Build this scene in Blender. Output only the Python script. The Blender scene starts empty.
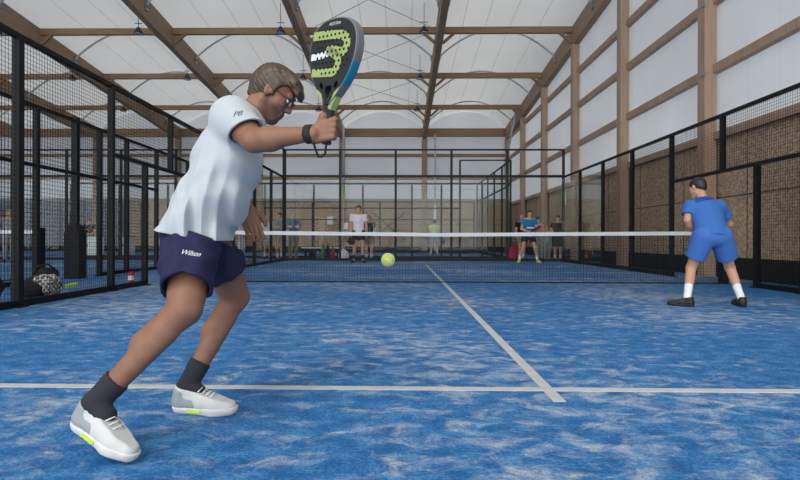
import bpy, bmesh, math, random
import numpy as np
from mathutils import Vector, Matrix
from mathutils.bvhtree import BVHTree

random.seed(7)
rng = np.random.default_rng(7)
COL = bpy.context.scene.collection
PI = math.pi
YAW, ROLL, SHIFT = math.radians(1.0), math.radians(0.15), 0.0095
CAM_ROT = Matrix.Rotation(YAW, 3, 'Z') @ Matrix.Rotation(math.radians(90), 3, 'X') @ Matrix.Rotation(ROLL, 3, 'Z')
F, CX, HZ, CAMZ = 549.0, 402.0, 240.0, 0.755      # focal length in pixels, vanishing point of the court, eye height


def P(px, py, d):
    """World point seen at pixel (px, py) at distance d along the court."""
    r = CAM_ROT @ Vector(((px - 400 + 800 * SHIFT) / F, (240 - py) / F, -1.0))
    return Vector((r.x / r.y * d, d, CAMZ + r.z / r.y * d))


def V(*a):
    return Vector(a)


# ---------------------------------------------------------------- tags
def tag(o, label=None, cat=None, group=None, kind=None):
    if label: o['label'] = label
    if cat: o['category'] = cat
    if group: o['group'] = group
    if kind: o['kind'] = kind
    return o


def empty(name, loc, label, cat, group=None, rz=0.0):
    o = bpy.data.objects.new(name, None)
    o.empty_display_size = 0.1
    COL.objects.link(o)
    o.location = loc
    o.rotation_euler = (0, 0, rz)
    return tag(o, label, cat, group)


def link(name, me, mat, parent=None, smooth=False, world=True):
    o = bpy.data.objects.new(name, me)
    COL.objects.link(o)
    if mat is not None:
        me.materials.clear()
        for m in (mat if isinstance(mat, (list, tuple)) else [mat]):
            me.materials.append(m)
    if smooth:
        me.polygons.foreach_set('use_smooth', [True] * len(me.polygons))
    if parent is not None:
        o.parent = parent
        if world:                                   # geometry given in world space: undo the parent's offset
            o.matrix_parent_inverse = parent_matrix(parent).inverted()
    return o


def parent_matrix(p):
    m = Matrix.LocRotScale(p.location, p.rotation_euler, p.scale)
    if p.parent is not None:
        m = parent_matrix(p.parent) @ p.matrix_parent_inverse @ m
    return m


def copy_tree(o, parent=None):
    c = o.copy()
    COL.objects.link(c)
    if parent is not None:
        c.parent = parent
        c.matrix_parent_inverse = o.matrix_parent_inverse.copy()
    for ch in list(o.children):
        copy_tree(ch, c)
    return c


# ---------------------------------------------------------------- mesh builder
class MB:
    def __init__(self):
        self.v, self.f = [], []

    def add(self, vs, fs):
        n = len(self.v)
        self.v += [tuple(p) for p in vs]
        self.f += [tuple(i + n for i in q) for q in fs]

    def box(self, lo, hi):
        (x0, y0, z0), (x1, y1, z1) = lo, hi
        self.add([(x0, y0, z0), (x1, y0, z0), (x1, y1, z0), (x0, y1, z0), (x0, y0, z1), (x1, y0, z1), (x1, y1, z1), (x0, y1, z1)],
                 [(0, 3, 2, 1), (4, 5, 6, 7), (0, 1, 5, 4), (1, 2, 6, 5), (2, 3, 7, 6), (3, 0, 4, 7)])
        return self

    def cbox(self, c, s):
        return self.box([c[i] - s[i] / 2 for i in range(3)], [c[i] + s[i] / 2 for i in range(3)])

    def bar(self, a, b, w, h, up=(0, 0, 1)):
        a, b = Vector(a), Vector(b)
        d = (b - a).normalized()
        up = Vector(up)
        if abs(d.dot(up)) > 0.99: up = Vector((0, 1, 0))
        s = d.cross(up).normalized() * (w / 2)
        u = s.cross(d).normalized() * (h / 2)
        vs = [a - s - u, a + s - u, a + s + u, a - s + u, b - s - u, b + s - u, b + s + u, b - s + u]
        self.add(vs, [(0, 1, 2, 3), (7, 6, 5, 4), (0, 4, 5, 1), (1, 5, 6, 2), (2, 6, 7, 3), (3, 7, 4, 0)])
        return self

    def tube(self, pts, r, n=8, cap=True):
        pts = [Vector(p) for p in pts]
        rs = r if isinstance(r, (list, tuple)) else [r] * len(pts)
        vs, fs = [], []
        ref = None
        for i, p in enumerate(pts):
            d = (pts[min(i + 1, len(pts) - 1)] - pts[max(i - 1, 0)]).normalized()
            if ref is None:
                ref = Vector((0, 0, 1)) if abs(d.z) < 0.9 else Vector((1, 0, 0))
            s = d.cross(ref).normalized()
            u = s.cross(d).normalized()
            ref = u
            for k in range(n):
                a = 2 * PI * k / n
                vs.append(p + s * math.cos(a) * rs[i] + u * math.sin(a) * rs[i])
        for i in range(len(pts) - 1):
            for k in range(n):
                k2 = (k + 1) % n
                fs.append((i * n + k, i * n + k2, (i + 1) * n + k2, (i + 1) * n + k))
        if cap:
            fs.append(tuple(reversed(range(n))))
            fs.append(tuple((len(pts) - 1) * n + k for k in range(n)))
        self.add(vs, fs)
        return self

    def lathe(self, prof, c=(0, 0, 0), n=20):
        vs, fs = [], []
        for (r, z) in prof:
            for k in range(n):
                a = 2 * PI * k / n
                vs.append((c[0] + r * math.cos(a), c[1] + r * math.sin(a), c[2] + z))
        for i in range(len(prof) - 1):
            for k in range(n):
                k2 = (k + 1) % n
                fs.append((i * n + k, i * n + k2, (i + 1) * n + k2, (i + 1) * n + k))
        fs.append(tuple(reversed(range(n))))
        fs.append(tuple((len(prof) - 1) * n + k for k in range(n)))
        self.add(vs, fs)
        return self

    def prism(self, poly, o, ex, ey, ez, t):
        """Extruded 2-D polygon: origin o, axes ex/ey, thickness t along ez."""
        o, ex, ey, ez = Vector(o), Vector(ex), Vector(ey), Vector(ez)
        n = len(poly)
        vs = [o + ex * x + ey * y for x, y in poly] + [o + ex * x + ey * y + ez * t for x, y in poly]
        fs = [tuple(reversed(range(n))), tuple(range(n, 2 * n))] + [(i, (i + 1) % n, (i + 1) % n + n, i + n) for i in range(n)]
        self.add(vs, fs)
        return self

    def mesh(self, name, clean=True):
        me = bpy.data.meshes.new(name)
        me.from_pydata(self.v, [], self.f)
        if clean:
            bm = bmesh.new()
            bm.from_mesh(me)
            bmesh.ops.recalc_face_normals(bm, faces=bm.faces)
            bm.to_mesh(me)
            bm.free()
        me.update()
        return me

    def build(self, name, mat, parent=None, smooth=False, bevel=0.0, world=True, clean=True):
        me = self.mesh(name, clean)
        if bevel:
            bm = bmesh.new()
            bm.from_mesh(me)
            es = [e for e in bm.edges if len(e.link_faces) == 2 and e.calc_face_angle(0) > 0.6]
            bmesh.ops.bevel(bm, geom=es, offset=bevel, segments=2, affect='EDGES', profile=0.5)
            bm.to_mesh(me)
            bm.free()
        return link(name, me, mat, parent, smooth, world)


# ---------------------------------------------------------------- materials
def srgb(r, g, b):
    f = lambda c: (c / 255 / 12.92) if c / 255 <= 0.04045 else ((c / 255 + 0.055) / 1.055) ** 2.4
    return (f(r), f(g), f(b), 1.0)


def new_mat(name):
    m = bpy.data.materials.new(name)
    m.use_nodes = True
    nt = m.node_tree
    nt.nodes.clear()
    out = nt.nodes.new('ShaderNodeOutputMaterial')
    return m, nt, out


def N(nt, t, **kw):
    n = nt.nodes.new(t)
    for k, v in kw.items():
        if k == 'inp':
            for a, b in v.items(): n.inputs[a].default_value = b
        else:
            setattr(n, k, v)
    return n


def L(nt, a, b):
    nt.links.new(a, b)


def ramp(nt, fac, stops):
    r = N(nt, 'ShaderNodeValToRGB')
    e = r.color_ramp.elements
    while len(e) < len(stops): e.new(0.5)
    for i, (p, c) in enumerate(stops):
        e[i].position = p
        e[i].color = c
    L(nt, fac, r.inputs[0])
    return r


def plain(name, col, rough=0.6, metal=0.0, spec=0.5, noise=0.0, nscale=30.0, bump=0.0, bscale=200.0, sheen=0.0):
    m, nt, out = new_mat(name)
    b = N(nt, 'ShaderNodeBsdfPrincipled')
    b.inputs['Base Color'].default_value = col
    b.inputs['Roughness'].default_value = rough
    b.inputs['Metallic'].default_value = metal
    b.inputs['Specular IOR Level'].default_value = spec
    if sheen: b.inputs['Sheen Weight'].default_value = sheen
    if noise:
        tc = N(nt, 'ShaderNodeTexCoord')
        nz = N(nt, 'ShaderNodeTexNoise', inp={'Scale': nscale, 'Detail': 4.0})
        L(nt, tc.outputs['Object'], nz.inputs['Vector'])
        lo = tuple(c * (1 - noise) for c in col[:3]) + (1,)
        hi = tuple(min(1, c * (1 + noise)) for c in col[:3]) + (1,)
        r = ramp(nt, nz.outputs['Fac'], [(0.3, lo), (0.7, hi)])
        L(nt, r.outputs[0], b.inputs['Base Color'])
    if bump:
        tc = N(nt, 'ShaderNodeTexCoord')
        nz = N(nt, 'ShaderNodeTexNoise', inp={'Scale': bscale, 'Detail': 3.0})
        L(nt, tc.outputs['Object'], nz.inputs['Vector'])
        bp = N(nt, 'ShaderNodeBump', inp={'Strength': bump, 'Distance': 0.01})
        L(nt, nz.outputs['Fac'], bp.inputs['Height'])
        L(nt, bp.outputs['Normal'], b.inputs['Normal'])
    L(nt, b.outputs[0], out.inputs[0])
    return m


def timber_mat(name, c_lo, c_hi, axis='Y'):
    m, nt, out = new_mat(name)
    b = N(nt, 'ShaderNodeBsdfPrincipled', inp={'Roughness': 0.6, 'Specular IOR Level': 0.3})
    tc = N(nt, 'ShaderNodeTexCoord')
    mp = N(nt, 'ShaderNodeMapping')
    mp.inputs['Scale'].default_value = {'X': (0.6, 12, 12), 'Y': (12, 0.6, 12), 'Z': (12, 12, 0.6)}[axis]
    L(nt, tc.outputs['Object'], mp.inputs['Vector'])
    nz = N(nt, 'ShaderNodeTexNoise', inp={'Scale': 1.4, 'Detail': 6.0, 'Roughness': 0.6})
    L(nt, mp.outputs[0], nz.inputs['Vector'])
    r = ramp(nt, nz.outputs['Fac'], [(0.25, c_lo), (0.75, c_hi)])
    kn = N(nt, 'ShaderNodeTexVoronoi', inp={'Scale': 2.2})
    L(nt, tc.outputs['Object'], kn.inputs['Vector'])
    kr = ramp(nt, kn.outputs['Distance'], [(0.02, (0.45, 0.45, 0.45, 1)), (0.06, (1, 1, 1, 1))])
    mx = N(nt, 'ShaderNodeMix', data_type='RGBA', blend_type='MULTIPLY')
    mx.inputs[0].default_value = 0.6
    L(nt, r.outputs[0], mx.inputs[6]); L(nt, kr.outputs[0], mx.inputs[7])
    L(nt, mx.outputs[2], b.inputs['Base Color'])
    L(nt, b.outputs[0], out.inputs[0])
    return m


def chipboard_mat():
    m, nt, out = new_mat('chipboard')
    b = N(nt, 'ShaderNodeBsdfPrincipled', inp={'Roughness': 0.75, 'Specular IOR Level': 0.2})
    tc = N(nt, 'ShaderNodeTexCoord')
    vo = N(nt, 'ShaderNodeTexVoronoi', inp={'Scale': 24.0, 'Randomness': 1.0})
    L(nt, tc.outputs['Object'], vo.inputs['Vector'])
    bw = N(nt, 'ShaderNodeSeparateColor')
    L(nt, vo.outputs['Color'], bw.inputs[0])
    r = ramp(nt, bw.outputs[0], [(0.0, srgb(156, 132, 108)), (0.5, srgb(184, 158, 130)), (1.0, srgb(208, 183, 156))])
    nz = N(nt, 'ShaderNodeTexNoise', inp={'Scale': 0.7, 'Detail': 2.0})
    L(nt, tc.outputs['Object'], nz.inputs['Vector'])
    r2 = ramp(nt, nz.outputs['Fac'], [(0.3, (0.82, 0.82, 0.82, 1)), (0.7, (1, 1, 1, 1))])
    mx = N(nt, 'ShaderNodeMix', data_type='RGBA', blend_type='MULTIPLY')
    mx.inputs[0].default_value = 1.0
    L(nt, r.outputs[0], mx.inputs[6]); L(nt, r2.outputs[0], mx.inputs[7])
    L(nt, mx.outputs[2], b.inputs['Base Color'])
    L(nt, b.outputs[0], out.inputs[0])
    return m


def sheet_mat(name, col, trans, pitch, axis, dark=0.8, width=0.03):
    """Translucent sheet (roof membrane, wall panel) with thin joint lines at a regular pitch along one axis."""
    m, nt, out = new_mat(name)
    tc = N(nt, 'ShaderNodeTexCoord')
    sx = N(nt, 'ShaderNodeSeparateXYZ')
    L(nt, tc.outputs['Object'], sx.inputs[0])
    dv = N(nt, 'ShaderNodeMath', operation='DIVIDE'); dv.inputs[1].default_value = pitch
    L(nt, sx.outputs[axis], dv.inputs[0])
    fr = N(nt, 'ShaderNodeMath', operation='FRACT')
    L(nt, dv.outputs[0], fr.inputs[0])
    lt = N(nt, 'ShaderNodeMath', operation='LESS_THAN'); lt.inputs[1].default_value = width / pitch
    L(nt, fr.outputs[0], lt.inputs[0])
    nz = N(nt, 'ShaderNodeTexNoise', inp={'Scale': 0.35, 'Detail': 2.0})
    L(nt, tc.outputs['Object'], nz.inputs['Vector'])
    r0 = ramp(nt, nz.outputs['Fac'], [(0.3, tuple(c * 0.92 for c in col[:3]) + (1,)), (0.7, col)])
    mx = N(nt, 'ShaderNodeMix', data_type='RGBA')
    L(nt, lt.outputs[0], mx.inputs[0])
    L(nt, r0.outputs[0], mx.inputs[6])
    mx.inputs[7].default_value = tuple(c * dark for c in col[:3]) + (1,)
    df = N(nt, 'ShaderNodeBsdfDiffuse'); tr = N(nt, 'ShaderNodeBsdfTranslucent')
    L(nt, mx.outputs[2], df.inputs[0]); L(nt, mx.outputs[2], tr.inputs[0])
    ms = N(nt, 'ShaderNodeMixShader'); ms.inputs[0].default_value = trans
    L(nt, df.outputs[0], ms.inputs[1]); L(nt, tr.outputs[0], ms.inputs[2])
    L(nt, ms.outputs[0], out.inputs[0])
    return m


def turf_mat():
    m, nt, out = new_mat('blue_turf')
    b = N(nt, 'ShaderNodeBsdfPrincipled', inp={'Roughness': 0.72, 'Specular IOR Level': 0.3})
    tc = N(nt, 'ShaderNodeTexCoord')
    # sand scattered in streaky patches over the pile
    mp = N(nt, 'ShaderNodeMapping'); mp.inputs['Scale'].default_value = (0.8, 1.15, 1.0); mp.inputs['Rotation'].default_value = (0, 0, 0.25)
    L(nt, tc.outputs['Object'], mp.inputs['Vector'])
    n1 = N(nt, 'ShaderNodeTexNoise', inp={'Scale': 6.5, 'Detail': 8.0, 'Roughness': 0.72, 'Distortion': 0.5})
    L(nt, mp.outputs[0], n1.inputs['Vector'])
    n2 = N(nt, 'ShaderNodeTexNoise', inp={'Scale': 0.42, 'Detail': 2.0})
    L(nt, tc.outputs['Object'], n2.inputs['Vector'])
    ad = N(nt, 'ShaderNodeMath', operation='MULTIPLY_ADD'); ad.inputs[1].default_value = 0.55
    L(nt, n2.outputs['Fac'], ad.inputs[0]); L(nt, n1.outputs['Fac'], ad.inputs[2])
    sand = ramp(nt, ad.outputs[0], [(0.755, (0, 0, 0, 1)), (0.82, (0.22, 0.22, 0.22, 1)), (0.94, (0.85, 0.85, 0.85, 1))])
    # pile: fine speckle
    n3 = N(nt, 'ShaderNodeTexNoise', inp={'Scale': 70.0, 'Detail': 3.0, 'Roughness': 0.7})
    L(nt, tc.outputs['Object'], n3.inputs['Vector'])
    n4 = N(nt, 'ShaderNodeTexNoise', inp={'Scale': 9.0, 'Detail': 4.0})
    L(nt, tc.outputs['Object'], n4.inputs['Vector'])
    a2 = N(nt, 'ShaderNodeMath', operation='MULTIPLY_ADD'); a2.inputs[1].default_value = 0.7
    L(nt, n4.outputs['Fac'], a2.inputs[0]); L(nt, n3.outputs['Fac'], a2.inputs[2])
    blue = ramp(nt, a2.outputs[0], [(0.55, srgb(11, 72, 124)), (0.82, srgb(28, 97, 156)), (1.05, srgb(70, 128, 176))])
    # grains of sand: speckle breaks the patches up
    n5 = N(nt, 'ShaderNodeTexNoise', inp={'Scale': 120.0, 'Detail': 3.0, 'Roughness': 0.75})
    L(nt, tc.outputs['Object'], n5.inputs['Vector'])
    g = N(nt, 'ShaderNodeMath', operation='MULTIPLY_ADD'); g.inputs[1].default_value = 4.2; g.inputs[2].default_value = -1.35
    L(nt, n5.outputs['Fac'], g.inputs[0]); g.use_clamp = True
    mu = N(nt, 'ShaderNodeMath', operation='MULTIPLY')
    sb = N(nt, 'ShaderNodeRGBToBW'); L(nt, sand.outputs[0], sb.inputs[0])
    L(nt, sb.outputs[0], mu.inputs[0]); L(nt, g.outputs[0], mu.inputs[1])
    mx = N(nt, 'ShaderNodeMix', data_type='RGBA')
    L(nt, mu.outputs[0], mx.inputs[0]); L(nt, blue.outputs[0], mx.inputs[6])
    mx.inputs[7].default_value = srgb(190, 196, 198)
    L(nt, mx.outputs[2], b.inputs['Base Color'])
    bp = N(nt, 'ShaderNodeBump', inp={'Strength': 0.5, 'Distance': 0.01})
    L(nt, n3.outputs['Fac'], bp.inputs['Height']); L(nt, bp.outputs['Normal'], b.inputs['Normal'])
    L(nt, b.outputs[0], out.inputs[0])
    return m


def glass_mat(name='pane_glass', tint=(0.985, 0.995, 0.99, 1)):
    m, nt, out = new_mat(name)
    t = N(nt, 'ShaderNodeBsdfTransparent'); t.inputs[0].default_value = tint
    g = N(nt, 'ShaderNodeBsdfGlossy', inp={'Roughness': 0.02})
    g.inputs[0].default_value = (0.9, 0.95, 0.93, 1)
    fr = N(nt, 'ShaderNodeFresnel', inp={'IOR': 1.45})
    hf_ = N(nt, 'ShaderNodeMath', operation='MULTIPLY'); hf_.inputs[1].default_value = 0.32
    L(nt, fr.outputs[0], hf_.inputs[0])
    ms = N(nt, 'ShaderNodeMixShader')
    L(nt, hf_.outputs[0], ms.inputs[0]); L(nt, t.outputs[0], ms.inputs[1]); L(nt, g.outputs[0], ms.inputs[2])
    L(nt, ms.outputs[0], out.inputs[0])
    return m


def check_mat(name, ca, cb, scale):
    m, nt, out = new_mat(name)
    b = N(nt, 'ShaderNodeBsdfPrincipled', inp={'Roughness': 0.9})
    tc = N(nt, 'ShaderNodeTexCoord')
    ck = N(nt, 'ShaderNodeTexChecker', inp={'Scale': scale})
    ck.inputs['Color1'].default_value = ca; ck.inputs['Color2'].default_value = cb
    L(nt, tc.outputs['Object'], ck.inputs['Vector'])
    L(nt, ck.outputs['Color'], b.inputs['Base Color'])
    L(nt, b.outputs[0], out.inputs[0])
    return m


M = dict(
    turf=turf_mat(),
    chip=chipboard_mat(),
    rafter=timber_mat('rafter_timber', srgb(134, 110, 89), srgb(166, 141, 117), 'Y'),
    purlin=timber_mat('purlin_timber', srgb(128, 100, 74), srgb(160, 130, 100), 'X'),
    column=timber_mat('column_timber', srgb(152, 127, 107), srgb(184, 158, 136), 'Z'),
    membrane=sheet_mat('roof_membrane', (0.70, 0.70, 0.69, 1), 0.42, 1.03, 0, 0.98, 0.0),
    panel=sheet_mat('wall_panel', (0.87, 0.885, 0.905, 1), 0.52, 0.9, 1, 0.92, 0.03),
    panel_end=sheet_mat('end_wall_panel', (0.76, 0.78, 0.81, 1), 0.48, 0.9, 0, 0.95, 0.03),
    line=plain('line_white', srgb(180, 182, 181), 0.9, spec=0.1, noise=0.08, nscale=14),
    black=plain('black_steel', srgb(17, 18, 20), 0.55, spec=0.25),
    dark_steel=plain('dark_green_steel', srgb(26, 33, 36), 0.55, spec=0.3),
    wire=plain('black_wire', srgb(14, 14, 16), 0.8, spec=0.15),
    net=plain('net_cord', srgb(20, 24, 32), 0.8),
    tape=plain('net_tape', srgb(204, 206, 207), 0.8, noise=0.03, nscale=5),
    plinth=plain('black_plinth', srgb(20, 20, 22), 0.8),
    steel=plain('galvanised_steel', srgb(150, 154, 158), 0.4, metal=0.6),
    tube=plain('grey_tube', srgb(186, 190, 194), 0.5),
    flash=plain('grey_flashing', srgb(138, 142, 142), 0.5),
    lamp=plain('lamp_black', srgb(30, 32, 40), 0.4),
    lens=plain('lamp_lens', srgb(150, 155, 165), 0.25),
    glass=glass_mat(),
    greywall=plain('grey_wall', srgb(118, 124, 136), 0.7, noise=0.06, nscale=0.6),
    white=plain('white_board', srgb(222, 224, 224), 0.6),
    paper=plain('paper', srgb(232, 234, 236), 0.8),
    cable=plain('brace_cable', srgb(128, 130, 134), 0.6),
    # people
    skin_tan=plain('skin_tanned', srgb(128, 91, 72), 0.55, spec=0.35, noise=0.08, nscale=26, bump=0.05, bscale=160),
    skin=plain('skin_fair', srgb(196, 150, 124), 0.55, spec=0.35, noise=0.06, nscale=30),
    hair_brown=plain('hair_brown', srgb(66, 49, 36), 0.5, noise=0.35, nscale=60),
    hair_dark=plain('hair_dark', srgb(34, 28, 26), 0.5, noise=0.3, nscale=60),
    hair_blond=plain('hair_blond', srgb(184, 150, 98), 0.55, noise=0.2, nscale=60),
    hair_grey=plain('hair_grey', srgb(140, 130, 120), 0.55, noise=0.2, nscale=60),
    stubble=plain('stubble', srgb(112, 78, 60), 0.8, noise=0.18, nscale=240),
    shirt_pale=plain('shirt_pale_grey', srgb(168, 175, 180), 0.85, spec=0.2, bump=0.06, bscale=420, sheen=0.2),
    shorts_navy=plain('shorts_navy', srgb(34, 36, 66), 0.8, spec=0.2, bump=0.06, bscale=380),
    sock_dark=plain('sock_dark', srgb(38, 38, 46), 0.95, bump=0.1, bscale=300),
    shoe_white=plain('shoe_white', srgb(190, 192, 190), 0.6, bump=0.08, bscale=260),
    shoe_grey=plain('shoe_grey', srgb(140, 148, 152), 0.7, bump=0.1, bscale=300),
    sole_white=plain('sole_white', srgb(204, 203, 200), 0.55),
    neon=plain('neon_green', srgb(186, 220, 60), 0.6),
    pale_green=plain('pale_green_print', srgb(142, 160, 94), 0.5),
    racket=plain('racket_black', srgb(22, 23, 26), 0.38),
    rim=plain('racket_rim_grey', srgb(96, 100, 104), 0.35),
    teal=plain('teal_gloss', srgb(24, 106, 136), 0.4),
    hole=plain('hole_black', srgb(8, 8, 9), 0.9),
    strap=plain('strap_black', srgb(22, 21, 24), 0.8),
    text_white=plain('print_white', srgb(226, 226, 228), 0.7),
    text_dark=plain('print_dark', srgb(52, 56, 64), 0.7),
    frame_dark=plain('spectacle_frame', srgb(36, 38, 52), 0.35),
    eye=plain('eye_white', srgb(226, 224, 220), 0.3),
    iris=plain('eye_iris', srgb(52, 38, 30), 0.3),
    lip=plain('lip', srgb(158, 96, 84), 0.5),
    ball=plain('ball_felt', srgb(178, 194, 92), 0.95, noise=0.12, nscale=120, bump=0.4, bscale=500, sheen=0.5),
    seam=plain('ball_seam', srgb(222, 230, 190), 0.8),
    blue_shirt=plain('shirt_blue', srgb(62, 108, 178), 0.85, spec=0.2),
    blue_dark=plain('shirt_blue_dark', srgb(40, 76, 158), 0.85, spec=0.2),
    blue_shorts=plain('shorts_blue', srgb(70, 112, 182), 0.85, spec=0.2),
    sock_white=plain('sock_white', srgb(226, 228, 228), 0.95),
    shoe_black=plain('shoe_black', srgb(28, 30, 32), 0.6),
    shirt_white=plain('shirt_white', srgb(222, 216, 222), 0.85),
    shorts_black=plain('shorts_black', srgb(30, 32, 40), 0.85),
    shirt_azure=plain('shirt_azure', srgb(26, 118, 168), 0.8),
    denim=plain('denim', srgb(72, 94, 122), 0.9, noise=0.25, nscale=20),
    camo=plain('camo', srgb(112, 104, 80), 0.9, noise=0.35, nscale=16),
    yellow=plain('shirt_yellow', srgb(208, 208, 130), 0.85),
    pale_blue=plain('shorts_pale_blue', srgb(160, 180, 206), 0.85),
    grey_cloth=plain('cloth_grey', srgb(140, 138, 138), 0.9),
    black_cloth=plain('cloth_black', srgb(28, 27, 30), 0.9),
    khaki=plain('cloth_khaki', srgb(150, 132, 108), 0.9),
    pink=plain('cloth_pink', srgb(190, 120, 124), 0.9),
    red=plain('cloth_red', srgb(170, 36, 60), 0.8),
    red_cap=plain('cap_red', srgb(150, 56, 54), 0.8),
    green=plain('cloth_green', srgb(96, 116, 62), 0.85),
    navy=plain('cloth_navy', srgb(34, 40, 66), 0.85),
    towel=check_mat('check_towel', srgb(200, 196, 188), srgb(92, 88, 86), 28.0),
    clear=glass_mat('clear_plastic', (0.75, 0.83, 0.92, 1)),
)


def bearded_skin():
    m = M['skin_tan'].copy(); m.name = 'skin_with_stubble'
    nt = m.node_tree
    b = [n for n in nt.nodes if n.type == 'BSDF_PRINCIPLED'][0]
    src = b.inputs['Base Color'].links[0].from_socket
    at_ = N(nt, 'ShaderNodeAttribute', attribute_name='stubble')
    tc = N(nt, 'ShaderNodeTexCoord')
    nz = N(nt, 'ShaderNodeTexNoise', inp={'Scale': 260.0, 'Detail': 2.0})
    L(nt, tc.outputs['Object'], nz.inputs['Vector'])
    r = ramp(nt, nz.outputs['Fac'], [(0.3, (0.35, 0.35, 0.35, 1)), (0.6, (0.9, 0.9, 0.9, 1))])
    bw = N(nt, 'ShaderNodeRGBToBW'); L(nt, r.outputs[0], bw.inputs[0])
    mu = N(nt, 'ShaderNodeMath', operation='MULTIPLY')
    L(nt, at_.outputs['Fac'], mu.inputs[0]); L(nt, bw.outputs[0], mu.inputs[1])
    mx = N(nt, 'ShaderNodeMix', data_type='RGBA')
    L(nt, mu.outputs[0], mx.inputs[0]); L(nt, src, mx.inputs[6])
    mx.inputs[7].default_value = srgb(84, 62, 48)
    L(nt, mx.outputs[2], b.inputs['Base Color'])
    return m


M['skin_beard'] = bearded_skin()
# ---------------------------------------------------------------- smooth bodies: distance fields turned into one continuous mesh
class Body:
    def __init__(self, voxel, k=0.02):
        self.vx, self.k, self.ops = voxel, k, []

    def cap(self, a, b, ra, rb=None, k=None, flat=None, clip=(), sub=False):
        """Round tapered limb from a to b; flat = (direction, factor) squashes or widens it along a direction."""
        rb = ra if rb is None else rb
        self.ops.append(('cap', np.array(a, float), np.array(b, float), ra, rb, self.k if k is None else k,
                         None if flat is None else (np.array(Vector(flat[0]).normalized(), float), flat[1]),
                         [(np.array(p, float), np.array(Vector(n).normalized(), float)) for p, n in clip], sub))
        return self

    def chain(self, pts, rs, k=None, **kw):
        for i in range(len(pts) - 1):
            self.cap(pts[i], pts[i + 1], rs[i], rs[i + 1], k if (k is None or i == 0 or True) else k, **kw)
        return self

    def ell(self, c, r, ax, k=None, clip=(), sub=False):
        self.ops.append(('ell', np.array(c, float), np.array(r, float), np.array([list(Vector(a).normalized()) for a in ax], float),
                         self.k if k is None else k,
                         [(np.array(p, float), np.array(Vector(n).normalized(), float)) for p, n in clip], sub))
        return self

    def cut(self, p, n, k=0.004):
        """Remove everything on the side of p that n points to."""
        self.ops.append(('cut', np.array(p, float), np.array(Vector(n).normalized(), float), k))
        return self

    def disp(self, fn):
        self.ops.append(('disp', fn))
        return self

    def _bb(self, o):
        if o[0] == 'cap':
            r = max(o[3], o[4]) * (max(1.0, o[6][1]) if o[6] else 1.0)
            return np.minimum(o[1], o[2]) - r, np.maximum(o[1], o[2]) + r
        r = o[2].max()
        return o[1] - r, o[1] + r

    def field(self):
        vx = self.vx
        bbs = [self._bb(o) for o in self.ops if o[0] in ('cap', 'ell') and not o[-1]]
        lo = np.min([b[0] for b in bbs], 0) - 4 * vx
        hi = np.max([b[1] for b in bbs], 0) + 4 * vx
        n = np.ceil((hi - lo) / vx).astype(int) + 1
        D = np.full(n, 0.08, np.float32)
        ax = [lo[i] + vx * np.arange(n[i]) for i in range(3)]
        for o in self.ops:
            if o[0] in ('cap', 'ell'):
                blo, bhi = self._bb(o)
                k = o[5] if o[0] == 'cap' else o[4]
                m = 0.03 + k
                i0 = np.clip(np.floor((blo - m - lo) / vx).astype(int), 0, n)
                i1 = np.clip(np.ceil((bhi + m - lo) / vx).astype(int) + 1, 0, n)
                if np.any(i1 <= i0): continue
                sl = tuple(slice(i0[j], i1[j]) for j in range(3))
                X, Y, Z = ax[0][sl[0]][:, None, None], ax[1][sl[1]][None, :, None], ax[2][sl[2]][None, None, :]
                if o[0] == 'cap':
                    _, a, b, ra, rb, k, flat, clip, sub = o
                    ba = b - a
                    den = max(float(ba @ ba), 1e-9)
                    h = np.clip(((X - a[0]) * ba[0] + (Y - a[1]) * ba[1] + (Z - a[2]) * ba[2]) / den, 0, 1)
                    qx, qy, qz = X - a[0] - h * ba[0], Y - a[1] - h * ba[1], Z - a[2] - h * ba[2]
                    if flat is not None:
                        d_, f_ = flat
                        qd = (qx * d_[0] + qy * d_[1] + qz * d_[2]) * (1 / f_ - 1)
                        qx, qy, qz = qx + qd * d_[0], qy + qd * d_[1], qz + qd * d_[2]
                    d = np.sqrt(qx * qx + qy * qy + qz * qz) - (ra + (rb - ra) * h)
                else:
                    _, c, r, A, k, clip, sub = o
                    qx, qy, qz = X - c[0], Y - c[1], Z - c[2]
                    u = [(qx * A[j][0] + qy * A[j][1] + qz * A[j][2]) / r[j] for j in range(3)]
                    k0 = np.sqrt(u[0] ** 2 + u[1] ** 2 + u[2] ** 2)
                    k1 = np.sqrt((u[0] / r[0]) ** 2 + (u[1] / r[1]) ** 2 + (u[2] / r[2]) ** 2) + 1e-9
                    d = k0 * (k0 - 1) / k1
                for p_, n_ in clip:
                    d = np.maximum(d, (X - p_[0]) * n_[0] + (Y - p_[1]) * n_[1] + (Z - p_[2]) * n_[2])
                d = d.astype(np.float32)
                S = D[sl]
                if sub:
                    hh = np.clip(k - np.abs(S + d), 0, None) / k
                    D[sl] = np.maximum(S, -d) + hh * hh * k * 0.25
                else:
                    hh = np.clip(k - np.abs(S - d), 0, None) / k
                    D[sl] = np.minimum(S, d) - hh * hh * k * 0.25
            elif o[0] == 'cut':
                X, Y, Z = ax[0][:, None, None], ax[1][None, :, None], ax[2][None, None, :]
                D = np.maximum(D, ((X - o[1][0]) * o[2][0] + (Y - o[1][1]) * o[2][1] + (Z - o[1][2]) * o[2][2])).astype(np.float32)
            else:
                X, Y, Z = ax[0][:, None, None], ax[1][None, :, None], ax[2][None, None, :]
                D = D + o[1](X, Y, Z).astype(np.float32)
        D[0], D[-1], D[:, 0], D[:, -1], D[:, :, 0], D[:, :, -1] = (0.05,) * 6
        return D, lo

    def arrays(self):
        return surface_nets(*self.field(), self.vx)

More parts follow.
